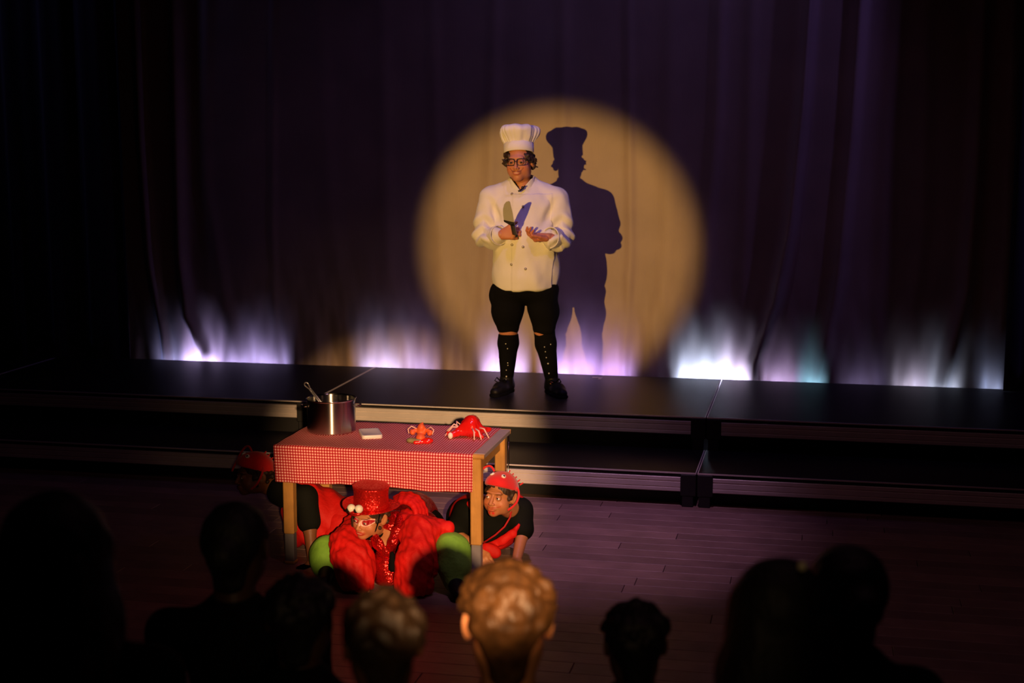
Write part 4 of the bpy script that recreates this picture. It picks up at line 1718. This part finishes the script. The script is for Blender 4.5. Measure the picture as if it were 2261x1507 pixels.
lx = py(562, 1048, 6.86)
JL = dict(neck=py(622, 1085, 6.90), chest=py(680, 1120, 6.92), pelvis=py(760, 1150, 6.95),
          shL=py(674, 1096, 6.78), elL=py(684, 1165, 6.72), wrL=py(690, 1240, 6.66),
          shR=py(655, 1080, 7.03), elR=py(640, 1130, 7.05), wrR=py(640, 1186, 7.03),
          hipL=py(757, 1160, 6.88), hipR=py(762, 1140, 7.02), knL=py(735, 1212, 6.84), knR=py(700, 1195, 7.06),
          anL=py(800, 1215, 6.93), anR=py(790, 1190, 7.08), ftL=py(838, 1215, 6.95), ftR=py(830, 1190, 7.10))
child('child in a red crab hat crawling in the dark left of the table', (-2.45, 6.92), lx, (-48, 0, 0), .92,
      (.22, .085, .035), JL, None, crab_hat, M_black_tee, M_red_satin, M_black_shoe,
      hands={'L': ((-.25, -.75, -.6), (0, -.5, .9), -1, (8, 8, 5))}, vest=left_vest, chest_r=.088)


# ---- girl with the glitter top hat
def girl_paint(V, put, base):
    x, y, z = V[:, 0], V[:, 1], V[:, 2]
    fr = (y < -.03)
    for sx in (-1, 1):
        u = (sx * x - .036)
        v = z - .001 - .12 * u
        e = (np.abs(u) / .028) ** 2.2 + (np.abs(v) / (.0165 - .15 * u)) ** 2
        put((e < 1.0) * fr * 1.0, (.42, .012, .02))
        put(((e > .82) & (e < 1.38)) * fr * 1.0, (.92, .62, .58))
    dots = np.sin(x * 900) * np.sin(z * 900) > .45
    put((dots & (z < -.018) & (z > -.034) & (np.abs(x) > .018) & (np.abs(x) < .062) & fr) * .7, (.85, .42, .36))
    put(np.exp(-((x / .028) ** 4 + ((z + .062) / .011) ** 4)) * fr * 1.0, (.50, .02, .02))
    put(np.exp(-((x / .017) ** 4 + ((z + .0615) / .0022) ** 4)) * fr * .9, (.80, .62, .52))


def girl_hat(root, hc, HR, s):
    HM = Matrix.Translation(Vector(hc)) @ HR @ Matrix.Scale(s, 4)
    TM = HM @ Matrix.Translation((0.0, .012, .050)) @ Matrix.Rotation(R(-4), 4, 'X') @ Matrix.Rotation(R(-3), 4, 'Y')
    hat = MB().lathe([(.090, .004), (.092, .012), (.090, .03), (.090, .085), (.095, .112), (.096, .118), (.092, .121), (.05, .121),
                      (.0005, .121)], 56, fn=lambda a, i, r, z: (r * (1 + .05 * math.cos(2 * a)), z)).xf(TM).build('top_hat', M_red_hat, root, True)

    def curl(a, i, r, z):
        up = max(0.0, (r - .10) / .05)
        return r * (1 + .05 * math.cos(2 * a)), z + up * (.012 * abs(math.cos(a)) ** 2 * 1.4 - .004)
    MB().lathe([(.086, .0), (.115, .0), (.140, .002), (.150, .006), (.1505, .010), (.148, .011), (.138, .008), (.115, .006), (.088, .006)],
               56, fn=curl, closed=True).xf(TM).build('brim', M_red_hat, hat, True)
    # goggle eyes on a little stalk at the front of the brim
    for k, (ex, ey, ez) in enumerate(((-.020, -.145, .032), (.024, -.138, .034))):
        b = MB().ball((ex, ey, ez), .0225, 12).xf(TM).build('eyeball', M_toy_white, hat, True)
        MB().ball((ex - .010, ey - .012, ez - .008), .0135, 10).xf(TM).build('pupil', M_toy_black, b, True)
    f = Field((-.07, -.18, -.02), (.07, -.08, .05), .004)
    f.ell((0, -.138, .010), (.040, .026, .018), 0)
    V, Fs = f.get()
    link('eye_base', mesh('eye_base', xf(V, TM.translation, TM.to_3x3().normalized().to_4x4(), s), Fs), M_red_hat, hat)
    # chin straps
    for sx in (-1, 1):
        pts = [(sx * .080, -.020 + .0, .045), (sx * .081, -.035, .0), (sx * .070, -.045, -.045), (sx * .045, -.052, -.085), (sx * .010, -.05, -.112)]
        MB().tube(pts, .0042, 6).xf(HM).build('chin_strap', M_black_cloth, hat, True)


def girl_extra(root, J, hc, HR, o):
    # open sequin jacket over the back
    lo, hi = Vector((-.55, -.60, .0)), Vector((.50, .45, .55))
    t = Field(lo, hi, .007)
    t.chain([J['neck'] + Vector((.02, .03, 0)), J['chest'] + Vector((.02, .02, 0)), J['pelvis']], [.080, .128, .130], .05)
    for sd in 'LR':
        t.cone(J['neck'], J['sh' + sd], .06, .066, .04)
        t.cone(J['sh' + sd], J['sh' + sd].lerp(J['el' + sd], .55), .066, .07, .03)
    ch = py(842, 1190, 6.42) - o
    t.ell(ch + Vector((0, -.02, .0)), (.042, .10, .065), .012, sub=True)
    V, Fs = t.get()
    V = wrinkle(V, Fs, .004, 50, 1)
    link('sequin_jacket', mesh('sequin_jacket', V, Fs), M_red_glit, root)
    # lapels framing the neck
    f = Field(Vector((-.3, -.6, .0)), Vector((.4, .2, .55)), .005)
    for pts in (((824, 1182, 6.40), (834, 1200, 6.385), (850, 1222, 6.385)), ((884, 1140, 6.50), (876, 1172, 6.42), (866, 1198, 6.385), (858, 1222, 6.385))):
        P = [py(*p) - o for p in pts]
        f.chain(P, [.020, .026, .022, .014][:len(P)], .008, sq=((0, 1, 0), .5))
    fobj('lapel', f, M_red_glit, root, (.003, 60, 1))
    # wide upturned collar behind the head
    arc = [(872, 1098), (888, 1090), (906, 1090), (922, 1097), (933, 1110), (940, 1126), (943, 1144)]
    f = Field(Vector((-.3, -.45, .1)), Vector((.45, .35, .6)), .005)
    P = [py(x, y, 6.64 - .012 * i) - o for i, (x, y) in enumerate(arc)]
    Q = [py(880 + (x - 880) * .62, 1128 + (y - 1128) * .55, 6.58 - .012 * i) - o for i, (x, y) in enumerate(arc)]
    for i in range(len(P) - 1):
        for t2 in (0, .33, .66, 1):
            f.cone(P[i].lerp(Q[i], t2), P[i + 1].lerp(Q[i + 1], t2), .011, .011, .012)
    fobj('collar', f, M_red_satin, root, (.002, 60, 2))
    MB().tube([p + Vector((0, -.008, .002)) for p in P], .006, 8).build('collar_trim', M_red_glit, root, True)
    # big padded red sleeves
    for nm, pts, rs in (('L', [(778, 1162, 6.56), (772, 1200, 6.44), (778, 1236, 6.36), (790, 1282, 6.30)], [.070, .108, .118, .105]),
                        ('R', [(905, 1158, 6.54), (930, 1182, 6.44), (922, 1235, 6.34), (912, 1290, 6.28)], [.075, .105, .112, .105])):
        P = [py(x, y, Y) - o for x, y, Y in pts]
        f = Field(Vector((-.60, -.70, .0)), Vector((.50, .25, .5)), .007)
        f.chain(P, [r * .78 for r in rs], .05)
        if nm == 'R':
            f.cone(P[0], py(985, 1163, 6.46) - o, .055, .020, .05)
        f.half((0, 0, .006), (0, 0, -1))
        V, Fs = f.get()
        N = vnormals(V, Fs)
        V = V + N * (.013 * wob(V, 34, 1) + .013 * wob(V, 80, 2) + .006 * wob(V, 160, 3))[:, None]
        V[:, 2] = np.maximum(V[:, 2], .004)
        link('padded_sleeve', mesh('padded_sleeve', V, Fs), M_red_satin, root)
    # sequin bodice, small black piece below it and choker
    f = Field(Vector((-.3, -.6, .0)), Vector((.4, .2, .45)), .006)
    f.chain([py(850, 1228, 6.44) - o, py(856, 1248, 6.42) - o, py(860, 1275, 6.42) - o], [.050, .060, .07], .03)
    f.half((0, 0, .01), (0, 0, -1))
    fobj('sequin_bodice', f, M_red_glit, root, (.004, 50, 2))
    f = Field(Vector((-.3, -.6, .0)), Vector((.4, .2, .45)), .005)
    f.cone(py(866, 1222, 6.345) - o, py(868, 1252, 6.335) - o, .012, .022, .01)
    fobj('black_piece', f, M_black_cloth, root, (.003, 60, 3))
    nk = Vector(hc) + (HR @ Vector((0, .026, -.108))) * .9
    ax = (HR @ Vector((0, .10, -1))).normalized()
    q = ax.to_track_quat('Z', 'Y').to_matrix().to_4x4()
    MB().lathe([(.0535, -.008), (.055, 0), (.0535, .008), (.050, .008), (.050, -.008)], 32, closed=True).xf(
        Matrix.Translation(nk) @ q).build('choker', M_black_cloth, root, True)
    # two dark braids
    for sx, pts in ((-1, [(-.078, -.01, .02), (-.084, -.03, -.03), (-.084, -.035, -.08), (-.078, -.03, -.115)]),):
        P = [tuple(Vector(hc) + (HR @ Vector(p)) * .9) for p in pts]
        MB().tube(P, [.014, .015, .013, .008], 8).build('braid', M_dark_hair, root, True)


gx = py(817, 1139, 6.43)
JG = dict(bust=py(846, 1200, 6.46), neck=py(868, 1165, 6.55), chest=py(880, 1170, 6.68), pelvis=(-1.98, 6.90, .20),
          shL=py(800, 1160, 6.62), elL=py(772, 1205, 6.42), wrL=py(790, 1262, 6.32),
          shR=py(935, 1160, 6.62), elR=py(938, 1205, 6.42), wrR=py(912, 1268, 6.32),
          hipL=(-2.06, 6.86, .17), hipR=(-1.90, 6.86, .17),
          knL=py(722, 1222, 6.50), knR=py(1000, 1216, 6.42),
          anL=py(722, 1290, 6.42), anR=py(1005, 1296, 6.36), ftL=py(716, 1292, 6.30) * 1, ftR=py(1012, 1302, 6.24) * 1)
JG['ftL'].z = .03
JG['ftR'].z = .03
JG['anL'].z = .06
JG['anR'].z = .06
child('child in a red glitter top hat with goggle eyes crouching under the table', (-1.96, 6.62), gx, (-20, 8, 6), .90,
      (.52, .215, .095), JG, girl_paint, girl_hat, M_red_glit, M_black_cloth, M_black_shoe, look=(-.2, -.1), neck=(.075, -.16), leggings=M_green,
      hands={'L': ((-.0, -.5, -.6), (0, -.6, .6), -1, (30, 40, 20)), 'R': ((.0, -.5, -.6), (0, -.6, .6), 1, (30, 40, 20))}, tail=True, extra=girl_extra)


# ================================================================== spectators in front
def viewer(label, x, y, dist, hw, hair, hair_m, top_m, skin=(.075, .032, .016), sh=.16, extra=None, ears=True, turn=0, tilt=0):  # default skin darkened: shade put into the colour to keep silhouettes
    """seen from behind, facing the stage; x, y = picture point of the crown, hw = head scale"""
    top = pd(x, y, dist)
    s = hw
    hz = top.z - (.140 if hair == 'curly' else .122) * s
    face = math.atan2(-1.9 - top.x, 9.3 - top.y)
    root = empty('person', (top.x, top.y, 0), math.pi - face + R(turn))
    tag(root, label, 'person')
    hc = np.array((0, 0, hz))
    HR = rot3(0, 6, tilt)
    parts = []
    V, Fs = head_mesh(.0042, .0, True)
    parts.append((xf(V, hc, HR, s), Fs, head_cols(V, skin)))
    nz = hz - .165 * s
    b = Field((-sh - .17, -.22, -.01), (sh + .17, .22, nz + .08), .014)
    cz, pz2 = nz - .16, nz * .53
    b.chain([(0, .025 * s, nz + .06), (0, .03, nz - .03), (0, .02, cz), (0, .0, pz2)], [.055 * s, .06, .105, .10], .04)
    for sx in (-1, 1):
        b.cone((0, .03, nz - .03), (sx * sh, .025, nz - .075), .05, .05, .04)
        b.chain([(sx * sh, .025, nz - .075), (sx * (sh + .04), .03, nz - .075 - .22 * s), (sx * (sh + .02), -.05, nz - .075 - .42 * s)], [.045, .037, .028], .02)
        b.ell((sx * (sh + .018), -.065, nz - .075 - .48 * s), (.018, .03, .05), .02)
        b.chain([(sx * .07, .0, pz2), (sx * .075, -.01, pz2 * .52), (sx * .075, .02, .06)], [.075, .05, .036], .02)
        b.cone((sx * .075, .02, .045), (sx * .085, -.11, .032), .04, .032, .02)
    b.half((0, 0, .001), (0, 0, -1))
    V, Fs = b.get()
    parts.append((V, Fs, skin))
    V, Fs, cc = joined(parts)
    link('body', mesh('body', V, Fs, cc), M_skin, root)
    t = Field((-sh - .17, -.24, .2), (sh + .17, .24, nz + .08), .013)
    t.chain([(0, .03, nz - .01), (0, .02, cz), (0, .0, pz2)], [.080, .122, .118], .05)
    for sx in (-1, 1):
        t.cone((0, .03, nz - .03), (sx * sh, .025, nz - .078), .056, .062, .05)
        t.chain([(sx * sh, .025, nz - .078), (sx * (sh + .04), .03, nz - .075 - .22 * s), (sx * (sh + .022), -.045, nz - .075 - .40 * s)], [.062, .052, .045], .03)
    fobj('shirt', t, top_m, root, (.005, 30, 1))
    t = Field((-.2, -.2, .05), (.2, .2, pz2 + .12), .014)
    for sx in (-1, 1):
        t.chain([(sx * .068, .0, pz2), (sx * .075, -.01, pz2 * .52), (sx * .075, .02, .08)], [.095, .068, .056], .03)
    fobj('trousers', t, M_black_cloth, root)
    # hair in head space
    f = Field((-.17, -.13, -.62 if hair == 'long' else -.17), (.17, .19, .16), .0065)
    rs = np.random.RandomState(int(x) % 97)
    if hair == 'curly':
        f.ell((0, .020, .035), (.082, .100, .080), 0)
        for k in range(330):
            an, el = rs.uniform(0, 6.283), math.asin(rs.uniform(-.35, 1))
            r = rs.uniform(.007, .018)
            f.ell((math.cos(an) * math.cos(el) * .084, .022 + math.sin(an) * math.cos(el) * .100, .034 + math.sin(el) * .082),
                  (r, r * rs.uniform(.7, 1.1), r * rs.uniform(.6, 1.1)), .004)
        f.cone((0, .085, -.01), (0, .068, -.085), .058, .036, .03, sq=((0, 1, 0), .55))
    elif hair == 'short':
        f.ell((0, .020, .034), (.084, .102, .082), 0)
        f.cone((0, .075, .0), (0, .064, -.080), .064, .040, .03, sq=((0, 1, 0), .6))
        for k in range(90):
            an, el = rs.uniform(0, 6.283), math.asin(rs.uniform(-.3, 1))
            f.ell((math.cos(an) * math.cos(el) * .083, .022 + math.sin(an) * math.cos(el) * .100, .034 + math.sin(el) * .081),
                  rs.uniform(.010, .020, 3), .008)
    elif hair == 'bun':
        f.ell((0, .020, .034), (.085, .103, .082), 0)
        f.cone((0, .080, .0), (0, .066, -.075), .062, .045, .03, sq=((0, 1, 0), .6))
        f.ell((0, .120, -.01), (.045, .04, .045), .02)
    else:
        f.ell((0, .022, .034), (.090, .106, .086), 0)
        f.chain([(0, .055, .0), (0, .075, -.14), (0, .085, -.34), (0, .09, -.56)], [.094, .118, .140, .105], .05, sq=((0, 1, 0), .55))
        for sx in (-1, 1):
            f.chain([(sx * .062, .01, .02), (sx * .088, .02, -.12), (sx * .118, .035, -.34)], [.04, .042, .04], .03)
        for k in range(26):
            a = rs.uniform(-1, 1)
            f.chain([(a * .08, .10, .0), (a * .10, .128, -.2), (a * .12, .145, -.48)], [.012, .016, .010], .008)
    f.ell((0, -.12, -.03), (.072, .10, .085), .01, sub=True)
    if hair != 'long':
        f.ell((0, -.05, -.115), (.09, .10, .07), .008, sub=True)
    if ears and hair != 'long':
        for sx in (-1, 1):
            f.ell((sx * .092, .016, -.014), (.030, .038, .046), .004, sub=True)
    V, Fs = f.get()
    V = wrinkle(V, Fs, .003, 130, 2)
    link('hair', mesh('hair', xf(V, hc, HR, s), Fs), hair_m, root)
    if extra:
        extra(root, hc, HR, s)
    return root


def clip(root, hc, HR, s):
    p = Vector(hc) + (HR @ Vector((-.036, .088, .118))) * s
    MB().ball(p, (.0095, .0095, .0095), 10).build('hair_clip', M_gold, root, True)


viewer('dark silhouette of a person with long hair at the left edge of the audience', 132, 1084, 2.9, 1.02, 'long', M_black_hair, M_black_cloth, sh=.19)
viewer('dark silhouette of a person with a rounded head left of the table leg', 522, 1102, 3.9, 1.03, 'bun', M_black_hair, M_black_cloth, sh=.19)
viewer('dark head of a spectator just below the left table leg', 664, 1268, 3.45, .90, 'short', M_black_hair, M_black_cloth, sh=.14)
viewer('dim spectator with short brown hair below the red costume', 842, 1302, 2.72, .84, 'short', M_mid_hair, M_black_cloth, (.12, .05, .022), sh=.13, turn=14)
viewer('spectator with lit golden brown curly hair and glowing ears', 1122, 1218, 3.15, 1.10, 'curly', M_brown_hair, M_black_cloth, (.72, .30, .13), sh=.15)
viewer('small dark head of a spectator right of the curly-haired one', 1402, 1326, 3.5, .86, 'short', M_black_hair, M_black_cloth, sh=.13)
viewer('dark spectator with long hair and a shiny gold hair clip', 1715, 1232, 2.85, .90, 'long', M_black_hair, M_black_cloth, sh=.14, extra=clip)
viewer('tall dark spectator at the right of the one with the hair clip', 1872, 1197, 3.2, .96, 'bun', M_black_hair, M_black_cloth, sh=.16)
